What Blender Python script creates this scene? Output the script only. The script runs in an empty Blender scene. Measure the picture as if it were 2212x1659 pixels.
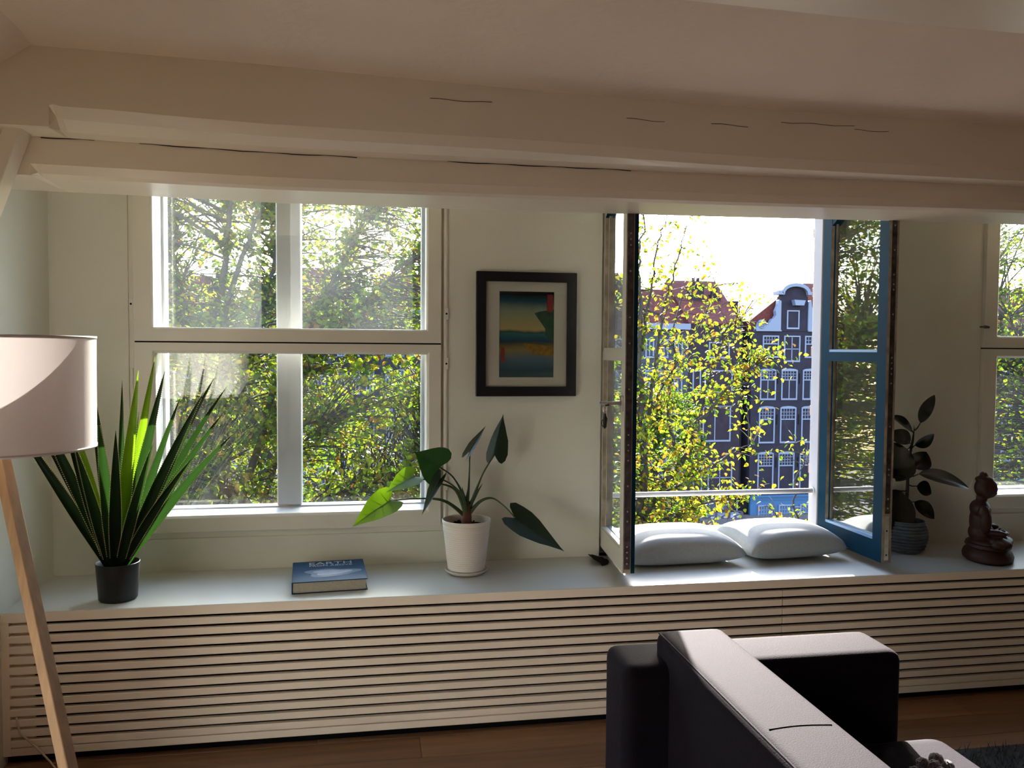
import bpy, bmesh, math, random
import numpy as np
from mathutils import Vector, Matrix, Quaternion
PI = math.pi
rnd = random.Random(7)
scn = bpy.context.scene
col = scn.collection

# ------------------------------------------------------------------ camera
FPX = 1750.0
CAM = Vector((0.0, -3.10, 1.30))
yaw, pitch, roll = math.radians(9.671), math.radians(2.424), math.radians(0.394)
_f = Vector((math.sin(yaw) * math.cos(pitch), math.cos(yaw) * math.cos(pitch), -math.sin(pitch)))
_r = Vector((math.cos(yaw), -math.sin(yaw), 0))
_u = _r.cross(_f)
_r2 = math.cos(roll) * _r + math.sin(roll) * _u
_u2 = -math.sin(roll) * _r + math.cos(roll) * _u
cd = bpy.data.cameras.new('camera')
cam = bpy.data.objects.new('camera', cd)
col.objects.link(cam)
cd.sensor_fit = 'HORIZONTAL'
cd.sensor_width = 36
cd.lens = FPX / 2212 * 36
cd.clip_start = 0.05
cd.clip_end = 500
cam.matrix_world = Matrix(((_r2.x, _u2.x, -_f.x, CAM.x), (_r2.y, _u2.y, -_f.y, CAM.y), (_r2.z, _u2.z, -_f.z, CAM.z), (0, 0, 0, 1)))
scn.camera = cam

def at(px, py, y):
    """world point seen at photo pixel (px, py) on the vertical plane Y = y"""
    d = _r2 * ((px - 1106) / FPX) - _u2 * ((py - 829.5) / FPX) + _f
    return CAM + d * ((y - CAM.y) / d.y)

# ------------------------------------------------------------------ light
SUN_EL, SUN_AZ = math.radians(25.5), math.radians(12.6)     # azimuth measured to the right of the outward wall normal
SUN_DIR = Vector((math.sin(SUN_AZ) * math.cos(SUN_EL), math.cos(SUN_AZ) * math.cos(SUN_EL), math.sin(SUN_EL)))
world = bpy.data.worlds.new('sky')
scn.world = world
world.use_nodes = True
nt = world.node_tree
nt.nodes.clear()
sky = nt.nodes.new('ShaderNodeTexSky')
sky.sky_type = 'NISHITA'
sky.sun_disc = False
sky.sun_elevation = SUN_EL
sky.sun_rotation = SUN_AZ
sky.dust_density = 1.2
sky.air_density = 1.2
bg = nt.nodes.new('ShaderNodeBackground')
bg.inputs[1].default_value = 0.64
wo = nt.nodes.new('ShaderNodeOutputWorld')
nt.links.new(sky.outputs[0], bg.inputs[0])
nt.links.new(bg.outputs[0], wo.inputs[0])
ld = bpy.data.lights.new('sun', 'SUN')
ld.energy = 16.0
ld.angle = math.radians(0.53)
ld.color = (1.0, 0.93, 0.86)
sun = bpy.data.objects.new('sun', ld)
sun.rotation_euler = SUN_DIR.to_track_quat('Z', 'Y').to_euler()
sun.location = (6, 20, 14)
col.objects.link(sun)
vs = scn.view_settings
vs.view_transform = 'Standard'
vs.look = 'None'
vs.gamma = 1
vs.use_curve_mapping = False
vs.exposure = 1.45
scn.cycles.max_bounces = 14
scn.cycles.diffuse_bounces = 7
scn.cycles.transparent_max_bounces = 24
scn.cycles.transmission_bounces = 10
scn.cycles.caustics_reflective = False
scn.cycles.caustics_refractive = False
scn.cycles.sample_clamp_indirect = 6.0

# ------------------------------------------------------------------ materials
def lin(c):
    return tuple((x / 12.92 if x <= 0.04045 else ((x + 0.055) / 1.055) ** 2.4) for x in c)

def mat(name, color, rough=0.6, spec=0.4, metal=0.0, noise=0.0, nscale=8.0, bump=0.0, bscale=60.0, sheen=0.0, sheen_rough=0.4, stretch=None, coat=0.0):
    m = bpy.data.materials.new(name)
    m.use_nodes = True
    n = m.node_tree
    p = n.nodes['Principled BSDF']
    p.inputs['Base Color'].default_value = (*color, 1)
    p.inputs['Roughness'].default_value = rough
    p.inputs['Specular IOR Level'].default_value = spec
    p.inputs['Metallic'].default_value = metal
    p.inputs['Coat Weight'].default_value = coat
    if sheen:
        p.inputs['Sheen Weight'].default_value = sheen
        p.inputs['Sheen Roughness'].default_value = sheen_rough
    tc = n.nodes.new('ShaderNodeTexCoord')
    mp = n.nodes.new('ShaderNodeMapping')
    n.links.new(tc.outputs['Object'], mp.inputs[0])
    if stretch:
        mp.inputs['Scale'].default_value = stretch
    if noise:
        t = n.nodes.new('ShaderNodeTexNoise')
        t.inputs['Scale'].default_value = nscale
        t.inputs['Detail'].default_value = 6
        n.links.new(mp.outputs[0], t.inputs['Vector'])
        r = n.nodes.new('ShaderNodeValToRGB')
        r.color_ramp.elements[0].position = 0.3
        r.color_ramp.elements[1].position = 0.7
        r.color_ramp.elements[0].color = (*[c * (1 - noise) for c in color], 1)
        r.color_ramp.elements[1].color = (*[min(1, c * (1 + noise)) for c in color], 1)
        n.links.new(t.outputs['Fac'], r.inputs[0])
        n.links.new(r.outputs[0], p.inputs['Base Color'])
    if bump:
        t2 = n.nodes.new('ShaderNodeTexNoise')
        t2.inputs['Scale'].default_value = bscale
        t2.inputs['Detail'].default_value = 4
        n.links.new(mp.outputs[0], t2.inputs['Vector'])
        b = n.nodes.new('ShaderNodeBump')
        b.inputs['Strength'].default_value = bump
        b.inputs['Distance'].default_value = 0.004
        n.links.new(t2.outputs['Fac'], b.inputs['Height'])
        n.links.new(b.outputs[0], p.inputs['Normal'])
    return m

def leaf_mat(name, color, trans, mixf=0.5, spec=0.35, rough=0.4, vary=0.25):
    m = bpy.data.materials.new(name)
    m.use_nodes = True
    n = m.node_tree
    n.nodes.clear()
    out = n.nodes.new('ShaderNodeOutputMaterial')
    p = n.nodes.new('ShaderNodeBsdfPrincipled')
    p.inputs['Roughness'].default_value = rough
    p.inputs['Specular IOR Level'].default_value = spec
    t = n.nodes.new('ShaderNodeBsdfTranslucent')
    mx = n.nodes.new('ShaderNodeMixShader')
    mx.inputs[0].default_value = mixf
    g = n.nodes.new('ShaderNodeNewGeometry')
    oi = n.nodes.new('ShaderNodeObjectInfo')
    ad = n.nodes.new('ShaderNodeMath'); ad.operation = 'ADD'
    n.links.new(g.outputs['Random Per Island'], ad.inputs[0])
    n.links.new(oi.outputs['Random'], ad.inputs[1])
    fr = n.nodes.new('ShaderNodeMath'); fr.operation = 'FRACT'
    n.links.new(ad.outputs[0], fr.inputs[0])
    mr = n.nodes.new('ShaderNodeMapRange')
    mr.inputs['To Min'].default_value = 1 - vary
    mr.inputs['To Max'].default_value = 1 + vary
    n.links.new(fr.outputs[0], mr.inputs[0])
    for c, s in ((color, p.inputs['Base Color']), (trans, t.inputs['Color'])):
        v = n.nodes.new('ShaderNodeVectorMath'); v.operation = 'SCALE'
        v.inputs[0].default_value = c
        n.links.new(mr.outputs[0], v.inputs['Scale'])
        n.links.new(v.outputs[0], s)
    n.links.new(p.outputs[0], mx.inputs[1])
    n.links.new(t.outputs[0], mx.inputs[2])
    n.links.new(mx.outputs[0], out.inputs[0])
    return m

def glass_mat(name, dust=0.0, tint=(0.95, 0.97, 0.96), ior=1.5, dscale=3.0):
    m = bpy.data.materials.new(name)
    m.use_nodes = True
    n = m.node_tree
    n.nodes.clear()
    out = n.nodes.new('ShaderNodeOutputMaterial')
    tr = n.nodes.new('ShaderNodeBsdfTransparent'); tr.inputs[0].default_value = (*tint, 1)
    gl = n.nodes.new('ShaderNodeBsdfGlossy'); gl.inputs['Roughness'].default_value = 0.0
    gl.inputs[0].default_value = (1, 1, 1, 1)
    # same reflectance on both faces of the thin pane (the ray does not bend in it)
    fz = n.nodes.new('ShaderNodeFresnel')
    ge = n.nodes.new('ShaderNodeNewGeometry')
    mi_ = n.nodes.new('ShaderNodeMapRange')
    mi_.inputs['To Min'].default_value = ior; mi_.inputs['To Max'].default_value = 1 / ior
    n.links.new(ge.outputs['Backfacing'], mi_.inputs[0])
    n.links.new(mi_.outputs[0], fz.inputs[0])
    mx = n.nodes.new('ShaderNodeMixShader')
    n.links.new(fz.outputs[0], mx.inputs[0])
    n.links.new(tr.outputs[0], mx.inputs[1])
    n.links.new(gl.outputs[0], mx.inputs[2])
    last = mx
    if dust:
        tl = n.nodes.new('ShaderNodeBsdfTranslucent'); tl.inputs[0].default_value = (0.8, 0.85, 0.95, 1)
        tc = n.nodes.new('ShaderNodeTexCoord')
        no = n.nodes.new('ShaderNodeTexNoise'); no.inputs['Scale'].default_value = dscale; no.inputs['Detail'].default_value = 8
        n.links.new(tc.outputs['Object'], no.inputs['Vector'])
        mr = n.nodes.new('ShaderNodeMapRange')
        mr.inputs['From Min'].default_value = 0.3; mr.inputs['From Max'].default_value = 0.7
        mr.inputs['To Min'].default_value = dust * 0.35; mr.inputs['To Max'].default_value = dust * 1.5
        n.links.new(no.outputs['Fac'], mr.inputs[0])
        m2 = n.nodes.new('ShaderNodeMixShader')
        n.links.new(mr.outputs[0], m2.inputs[0])
        n.links.new(last.outputs[0], m2.inputs[1])
        n.links.new(tl.outputs[0], m2.inputs[2])
        last = m2
    n.links.new(last.outputs[0], out.inputs[0])
    return m

def ramp_mat(name, coord_axis, stops, rough=0.5, nscale=0, namp=0.0, spec=0.3, lo=0.0, hi=1.0):
    """colour bands along one object axis (flat print)"""
    m = bpy.data.materials.new(name)
    m.use_nodes = True
    n = m.node_tree
    p = n.nodes['Principled BSDF']
    p.inputs['Roughness'].default_value = rough
    p.inputs['Specular IOR Level'].default_value = spec
    tc = n.nodes.new('ShaderNodeTexCoord')
    sx = n.nodes.new('ShaderNodeSeparateXYZ')
    n.links.new(tc.outputs['Object'], sx.inputs[0])
    mr = n.nodes.new('ShaderNodeMapRange')
    mr.inputs['From Min'].default_value = lo; mr.inputs['From Max'].default_value = hi
    n.links.new(sx.outputs[coord_axis], mr.inputs[0])
    src = mr.outputs[0]
    if namp:
        no = n.nodes.new('ShaderNodeTexNoise'); no.inputs['Scale'].default_value = nscale; no.inputs['Detail'].default_value = 5
        n.links.new(tc.outputs['Object'], no.inputs['Vector'])
        ma = n.nodes.new('ShaderNodeMath'); ma.operation = 'MULTIPLY_ADD'
        ma.inputs[1].default_value = namp
        n.links.new(no.outputs['Fac'], ma.inputs[0])
        n.links.new(src, ma.inputs[2])
        src = ma.outputs[0]
    r = n.nodes.new('ShaderNodeValToRGB')
    el = r.color_ramp.elements
    el[0].position, el[0].color = stops[0][0], (*stops[0][1], 1)
    el[1].position, el[1].color = stops[-1][0], (*stops[-1][1], 1)
    for pos, c in stops[1:-1]:
        e = el.new(pos); e.color = (*c, 1)
    n.links.new(src, r.inputs[0])
    n.links.new(r.outputs[0], p.inputs['Base Color'])
    return m

M = {}
M['wall'] = mat('wall_paint', (0.69, 0.68, 0.60), 0.8, 0.2, noise=0.02, nscale=3, bump=0.25, bscale=220)
M['ceil'] = mat('ceiling_paint', (0.70, 0.57, 0.46), 0.75, 0.25, noise=0.04, nscale=2, bump=0.4, bscale=40)
M['beam'] = mat('beam_paint', (0.72, 0.62, 0.50), 0.32, 0.5, noise=0.03, nscale=3, bump=0.5, bscale=14, stretch=(0.25, 1, 1))
M['trim'] = mat('white_gloss_trim', (0.72, 0.69, 0.61), 0.35, 0.5, noise=0.02, nscale=5, bump=0.1, bscale=40)
M['outer'] = mat('white_outdoor_paint', (0.58, 0.58, 0.60), 0.4, 0.5, noise=0.03, nscale=6)
M['top'] = mat('bench_top_lacquer', (0.52, 0.545, 0.525), 0.38, 0.5, noise=0.01, nscale=3)
M['slat'] = mat('slat_paint', (0.90, 0.80, 0.67), 0.5, 0.35, noise=0.03, nscale=9, stretch=(0.2, 1, 1))
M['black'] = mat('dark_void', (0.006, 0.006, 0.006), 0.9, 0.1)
M['blue'] = mat('blue_gloss_paint', (0.002, 0.022, 0.042), 0.5, 0.05, noise=0.12, nscale=4)
M['bluebead'] = mat('light_blue_bead', lin((0.40, 0.52, 0.66)), 0.3, 0.5)
M['edge'] = mat('worn_sash_edge', (0.36, 0.31, 0.24), 0.6, 0.3, noise=0.35, nscale=22)
M['steel'] = mat('brushed_steel', (0.55, 0.53, 0.5), 0.35, 0.5, metal=0.9, noise=0.2, nscale=40)
M['darksteel'] = mat('dark_steel', (0.10, 0.09, 0.09), 0.4, 0.5, metal=0.7, noise=0.4, nscale=50)
M['glass_clear'] = glass_mat('window_glass')
M['glass_hazy'] = glass_mat('dusty_window_glass', 0.010)
M['glass_low'] = glass_mat('lightly_dusty_glass', 0.002)
M['glass_leaf'] = glass_mat('double_sash_glass', 0.0, tint=(0.80, 0.86, 0.86), ior=2.7)
M['glass_leaf_l'] = glass_mat('sash_glass_left', 0.01, tint=(0.86, 0.92, 0.95), ior=1.35)
M['brick'] = mat('facade_brick', (0.30, 0.17, 0.13), 0.9, 0.2, noise=0.3, nscale=14, bump=0.6, bscale=60)

# ------------------------------------------------------------------ mesh helpers
class MB:
    def __init__(self):
        self.v, self.f, self.mi = [], [], []
    def add(self, vs, fs, mi=0):
        o = len(self.v)
        self.v += [tuple(v) for v in vs]
        self.f += [tuple(i + o for i in f) for f in fs]
        self.mi += [mi] * len(fs)
        return self
    def box(self, x0, x1, y0, y1, z0, z1, mi=0):
        vs = [(x0, y0, z0), (x1, y0, z0), (x1, y1, z0), (x0, y1, z0), (x0, y0, z1), (x1, y0, z1), (x1, y1, z1), (x0, y1, z1)]
        return self.add(vs, [(0, 3, 2, 1), (4, 5, 6, 7), (0, 1, 5, 4), (1, 2, 6, 5), (2, 3, 7, 6), (3, 0, 4, 7)], mi)
    def obox(self, c, ax, ay, az, mi=0):
        c, ax, ay, az = Vector(c), Vector(ax), Vector(ay), Vector(az)
        vs = [c + sx * ax + sy * ay + sz * az for sz in (-1, 1) for sx, sy in ((-1, -1), (1, -1), (1, 1), (-1, 1))]
        return self.add(vs, [(0, 3, 2, 1), (4, 5, 6, 7), (0, 1, 5, 4), (1, 2, 6, 5), (2, 3, 7, 6), (3, 0, 4, 7)], mi)
    def tube(self, pts, rad, n=8, mi=0, caps=True):
        pts = [Vector(p) for p in pts]
        if not hasattr(rad, '__len__'):
            rad = [rad] * len(pts)
        rad = [float(r) for r in rad]
        rings = []
        up = Vector((0, 0, 1))
        prev = None
        for i, p in enumerate(pts):
            d = (pts[min(i + 1, len(pts) - 1)] - pts[max(i - 1, 0)])
            d = d.normalized() if d.length > 1e-9 else Vector((0, 0, 1))
            if prev is None:
                a = d.cross(up)
                if a.length < 1e-3:
                    a = d.cross(Vector((1, 0, 0)))
            else:
                a = prev - d * prev.dot(d)
            a.normalize()
            prev = a
            b = d.cross(a)
            rings.append([p + rad[i] * (math.cos(2 * PI * k / n) * a + math.sin(2 * PI * k / n) * b) for k in range(n)])
        vs = [v for r in rings for v in r]
        fs = []
        for i in range(len(pts) - 1):
            for k in range(n):
                k2 = (k + 1) % n
                fs.append((i * n + k, i * n + k2, (i + 1) * n + k2, (i + 1) * n + k))
        if caps:
            fs.append(tuple(range(n - 1, -1, -1)))
            fs.append(tuple((len(pts) - 1) * n + k for k in range(n)))
        return self.add(vs, fs, mi)
    def lathe(self, prof, c=(0, 0, 0), n=40, mi=0):
        c = Vector(c)
        vs, fs = [], []
        for r, z in prof:
            for k in range(n):
                a = 2 * PI * k / n
                vs.append(c + Vector((r * math.cos(a), r * math.sin(a), z)))
        for i in range(len(prof) - 1):
            for k in range(n):
                k2 = (k + 1) % n
                fs.append((i * n + k, i * n + k2, (i + 1) * n + k2, (i + 1) * n + k))
        return self.add(vs, fs, mi)
    def prism(self, poly, axis, a, b, mi=0):
        """poly: list of 2D points in the two other axes, extruded a..b along axis (0,1,2)"""
        def p3(q, t):
            q = list(q); q.insert(axis, t); return tuple(q)
        n = len(poly)
        vs = [p3(q, a) for q in poly] + [p3(q, b) for q in poly]
        fs = [tuple(range(n)), tuple(range(2 * n - 1, n - 1, -1))] + [(i, (i + 1) % n, n + (i + 1) % n, n + i) for i in range(n)]
        return self.add(vs, fs, mi)
    def sheet(self, rows, mi=0):
        m = len(rows[0])
        vs = [p for r in rows for p in r]
        fs = [(i * m + j, i * m + j + 1, (i + 1) * m + j + 1, (i + 1) * m + j) for i in range(len(rows) - 1) for j in range(m - 1)]
        return self.add(vs, fs, mi)
    def build(self, name, mats, parent=None, smooth=False, bevel=0, seg=2, fix=True, sharp=None):
        me = bpy.data.meshes.new(name)
        me.from_pydata(self.v, [], self.f)
        mats = mats if isinstance(mats, (list, tuple)) else [mats]
        for m in mats:
            me.materials.append(m)
        if len(mats) > 1:
            me.polygons.foreach_set('material_index', self.mi)
        if fix:
            bm = bmesh.new(); bm.from_mesh(me)
            bmesh.ops.recalc_face_normals(bm, faces=bm.faces)
            bm.to_mesh(me); bm.free()
        if smooth:
            me.polygons.foreach_set('use_smooth', [True] * len(me.polygons))
        me.update()
        o = bpy.data.objects.new(name, me)
        col.objects.link(o)
        if parent is not None:
            o.parent = parent
            o.location = -parent.location if False else o.location
            o.matrix_parent_inverse = Matrix.Translation(parent.location).inverted() if parent.type == 'EMPTY' else Matrix.Identity(4)
        if bevel:
            b = o.modifiers.new('bevel', 'BEVEL')
            b.width = bevel; b.segments = seg; b.limit_method = 'ANGLE'; b.angle_limit = math.radians(35)
            if seg > 2:
                me.polygons.foreach_set('use_smooth', [True] * len(me.polygons))
        if sharp:
            me.set_sharp_from_angle(angle=math.radians(sharp))
        return o

def tag(o, label=None, cat=None, group=None, kind=None):
    if label: o['label'] = label
    if cat: o['category'] = cat
    if group: o['group'] = group
    if kind: o['kind'] = kind
    return o

def empty(name, loc=(0, 0, 0)):
    e = bpy.data.objects.new(name, None)
    e.location = loc
    e.empty_display_size = 0.1
    col.objects.link(e)
    return e

def struct(o, label=None, cat=None):
    o['kind'] = 'structure'
    if label: o['label'] = label
    if cat: o['category'] = cat
    return o

def interp(xs, ys, x):
    return float(np.interp(x, xs, ys))

# ================================================================== room shell
XL, XR, YB = -1.13, 7.0, -8.0
# floor: sub-base and planks
fl = struct(MB().box(XL - .2, XR + .2, YB - .2, 0.22, -0.12, -0.021).build('floor', mat('subfloor', (0.05, 0.035, 0.02), 0.8)), 'dark brown wooden plank floor of the room', 'floor')
plank_m = [mat('floor_oak_%d' % k, c, 0.42, 0.4, noise=0.22, nscale=6, stretch=(0.25, 5, 1), bump=0.15, bscale=30) for k, c in enumerate([(0.24, 0.125, 0.065), (0.20, 0.105, 0.055), (0.27, 0.145, 0.075)])]
yy = 0.0
r_ = random.Random(3)
while yy > YB:
    w = 0.14
    xx = XL - r_.random() * 1.2
    while xx < XR:
        L = 1.4 + r_.random() * 0.8
        x0, x1 = max(xx, XL), min(xx + L, XR)
        if x1 - x0 > 0.05:
            MB().box(x0 + .0008, x1 - .0008, yy - w + .0008, yy - .0008, -0.02, 0.0).build('plank', plank_m[r_.randrange(3)], fl, bevel=0.001, seg=1)
        xx += L
    yy -= w
# walls
W1 = (-0.868, 0.264, 0.600, 2.07)
W2 = (0.885, 1.930, 0.480, 2.06)
W3 = (2.560, 3.700, 0.600, 2.07)
wf = MB()
ZC = 2.30
xs = [XL - .2, W1[0], W1[1], W2[0], W2[1], W3[0], W3[1], XR + .2]
for k in range(0, 7, 2):
    wf.box(xs[k], xs[k + 1], 0, 0.22, -0.02, ZC)
for w in (W1, W2, W3):
    wf.box(w[0], w[1], 0, 0.22, -0.02, w[2]).box(w[0], w[1], 0, 0.22, w[3], ZC)
wfo = struct(wf.build('wall_front', M['wall']), 'cream painted wall with the windows above the white bench', 'wall')
LW = (-2.75, -1.50, 0.02, 1.02)          # side window in the left wall, beside the viewer
wl = MB().box(XL - .2, XL, YB - .2, LW[0], -0.02, ZC).box(XL - .2, XL, LW[1], 0, -0.02, ZC)
wl.box(XL - .2, XL, LW[0], LW[1], -0.02, LW[2]).box(XL - .2, XL, LW[0], LW[1], LW[3], ZC)
struct(wl.build('wall_left', M['wall']), 'cream wall closing the room at the far left', 'wall')
struct(MB().box(XR, XR + .2, YB - .2, 0, -0.02, ZC).build('wall_right', mat('bounce_dimming_wall', (0.16, 0.14, 0.12), .9)), 'wall closing the room at the right, darkened to cut bounce light', 'wall')  # unseen wall coloured dark to weaken bounce light on the right
struct(MB().box(XL - .2, XR + .2, YB - .2, YB, -0.02, ZC).build('wall_rear', mat('bounce_dimming_brown', (0.22, 0.19, 0.16), .9)), 'brown wall behind the camera', 'wall')  # out of view, its brown kept dark so less light bounces back
struct(MB().box(-9, XL - .22, -9, 0.0, -0.5, -0.30).build('bounce_terrace', mat('terrace_bounce_pale', (0.55, 0.53, 0.48), .9, noise=.2, nscale=30)), 'unseen pale flat surface added outside the side window to bounce light in', 'roof')  # added out of view to bounce sunlight up through the side window
struct(MB().box(-13, XL - .25, -9.4, -9.1, -0.29, 3.8).build('bounce_wall', mat('wall_bounce_white', (0.74, 0.73, 0.70), .9, noise=.05)), 'unseen white wall added outside the side window to bounce sunlight in', 'wall')  # added unseen sunlit wall that throws light onto the slats
# outside brick reveals of the open window
for side in (0, 1):
    z = 0.50
    k = 0
    while z < 2.0:
        j = 0.004 * ((k * 7) % 5 - 2)
        if side:
            MB().box(1.914 + j, 1.929, 0.135, 0.219, z, z + 0.043).build('brick', M['brick'], wfo, bevel=0.003, seg=1)
        else:
            MB().box(0.886, 0.915 + j, 0.135, 0.219, z, z + 0.043).build('brick', M['brick'], wfo, bevel=0.003, seg=1)
        z += 0.052
        k += 1

# ceiling and beams (old, slightly sagging: heights vary along x)
SX = [-1.13, -0.85, -0.27, 0.39, 1.11, 2.10, 3.2, 7.0]
TOP = [2.104, 2.102, 2.089, 2.066, 2.052, 2.046, 2.046, 2.046]
CHT = [1.950, 1.946, 1.926, 1.921, 1.905, 1.901, 1.90, 1.90]
BOT = [1.888, 1.886, 1.872, 1.870, 1.869, 1.874, 1.876, 1.876]
PLB = [1.780, 1.777, 1.767, 1.770, 1.774, 1.785, 1.79, 1.79]
def stations(extra=()):
    s = set(np.round(np.linspace(XL, XR, 40), 4)) | set(extra)
    return sorted(s)
ce = MB()
rows = []
for x in stations():
    t = interp(SX, TOP, x)
    rows.append([(x, 0.0, t), (x, -0.72, t), (x, -0.80, t + 0.006), (x, -1.2, t + 0.012), (x, -1.6, t + 0.012), (x, YB, t + 0.03)])
ce.sheet(rows)
ce.sheet([[(p[0], p[1], p[2] + 0.12) for p in r] for r in rows])
struct(ce.build('ceiling', M['ceil'], smooth=True), 'low white plaster ceiling above the beams', 'ceiling')

def beam(name, prof_fn, xs_, m=M['beam'], label='', parent=None, cracks=True):
    b = MB()
    rows = []
    for x in xs_:
        rows.append([(x, y, z) for y, z in prof_fn(x)])
    n = len(rows[0])
    rows = [r + [r[0]] for r in rows]
    b.sheet(rows)
    b.add(rows[0][:-1], [tuple(range(n))])
    b.add(rows[-1][:-1], [tuple(range(n))])
    o = b.build(name, m)
    return struct(o, label, 'beam')

rw = random.Random(11)
wob = {round(x, 3): (rw.random() - .5) for x in stations()}
def prof_big(x):
    t, c, bt = interp(SX, TOP, x), interp(SX, CHT, x), interp(SX, BOT, x)
    j = wob.get(round(x, 3), 0) * 0.004
    if x <= -0.86:                       # square end left of the chamfer stop
        return [(-0.615, t), (-0.72, t), (-0.72, c), (-0.72, bt + .004), (-0.717, bt), (-0.615, bt)]
    if x <= -0.845:
        return [(-0.615, t), (-0.72, t), (-0.72, c + .004), (-0.700, c - 0.022), (-0.668, bt + .008), (-0.615, bt)]
    return [(-0.615, t), (-0.72, t), (-0.72, c + j), (-0.705, c - 0.030), (-0.672, bt + .003), (-0.615, bt)]
beam('ceiling_beam', prof_big, stations((-0.86, -0.85, -0.83)), label='large white painted beam nearest the ceiling, with chamfered lower edge')
def prof_plate(x):
    bt, ct = interp(SX, PLB, x), interp(SX, BOT, x)
    if x <= -0.95:
        return [(-0.375, ct + .2), (-0.612, ct + .2), (-0.612, bt + .034), (-0.612, bt + .002), (-0.610, bt), (-0.375, bt)]
    if x <= -0.935:
        return [(-0.375, ct + .2), (-0.612, ct + .2), (-0.612, bt + .034), (-0.598, bt + .012), (-0.570, bt + .010), (-0.375, bt)]
    return [(-0.375, ct + .2), (-0.612, ct + .2), (-0.612, bt + .034), (-0.602, bt + .010), (-0.590, bt + .002), (-0.375, bt)]
beam('ceiling_beam', prof_plate, stations((-0.95, -0.935, -0.925)), label='white painted lower beam close above the windows, glossy underside')
def prof_near(x):
    t = interp(SX, TOP, x)
    j = wob.get(round(x, 3), 0) * 0.006
    return [(-1.46, t + .05), (-1.80, t + .05), (-1.80, t - .030), (-1.47, t - 0.034), (-1.45 + j, t - 0.018)]
beam('ceiling_beam', prof_near, stations(), label='white beam at the top right corner, nearest to the viewer')
# cross tie at the left and the brace below it
struct(MB().prism([(-0.868, 2.125), (XL, 1.94), (XL, 2.20), (-0.868, 2.20)], 1, YB + .01, -0.722).build('sloping_ceiling', M['ceil']), 'shaded sloping ceiling strip at the top left above the side window', 'ceiling')
bb = MB().prism([(-0.932, 1.90), (-0.978, 1.90), (-1.075, 1.65), (-1.129, 1.48), (-1.129, 1.38), (-1.04, 1.60)], 1, -0.70, -0.63)
struct(bb.build('timber_brace', M['beam'], bevel=0.003), 'short slanting white timber brace under the beams at far left', 'beam')
# thin cracks between fascia and beam
cr = MB()
for (xa, xb) in ((-0.92, -0.78), (-0.66, -0.05), (0.22, 0.80)):
    pts = [(x, -0.6145, interp(SX, BOT, x) - 0.0012 + 0.0015 * math.sin(x * 37)) for x in np.linspace(xa, xb, 14)]
    cr.tube(pts, 0.0011, 4)
struct(cr.build('trim_1', M['black']), 'thin dark crack lines along the beam joint', 'trim')
c2 = MB()
for (xa, xb, dz) in ((0.16, 0.34, .10), (0.75, 0.87, .085), (1.02, 1.14, .09), (1.25, 1.5, .11), (1.5, 1.62, .10)):
    pts = [(x, -0.7205, interp(SX, CHT, x) + dz + 0.002 * math.sin(x * 43)) for x in np.linspace(xa, xb, 8)]
    c2.tube(pts, 0.0007, 4)
struct(c2.build('trim_2', M['black']), 'hairline cracks in the big beam face', 'trim')

# ================================================================== windows
def ring(b, x0, x1, z0, z1, ix0, ix1, iz0, iz1, y0, y1, mi=0, ch=0.0):
    """rectangular frame, optional splay of the room side inner edge"""
    o = [(x0, z0), (x1, z0), (x1, z1), (x0, z1)]
    i = [(ix0, iz0), (ix1, iz0), (ix1, iz1), (ix0, iz1)]
    j = [(ix0 - ch, iz0 - ch), (ix1 + ch, iz0 - ch), (ix1 + ch, iz1 + ch), (ix0 - ch, iz1 + ch)]
    vs = [(x, y0, z) for x, z in o] + [(x, y0, z) for x, z in j] + [(x, y0 + ch, z) for x, z in i] + [(x, y1, z) for x, z in i] + [(x, y1, z) for x, z in o]
    fs = []
    for a in range(4):
        for k in range(4):
            k2 = (k + 1) % 4
            fs.append((a * 4 + k, a * 4 + k2, (a + 1) * 4 + k2, (a + 1) * 4 + k))
    for k in range(4):
        k2 = (k + 1) % 4
        fs.append((16 + k, 16 + k2, k2, k))
    b.add(vs, fs, mi)
    return b

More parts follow.
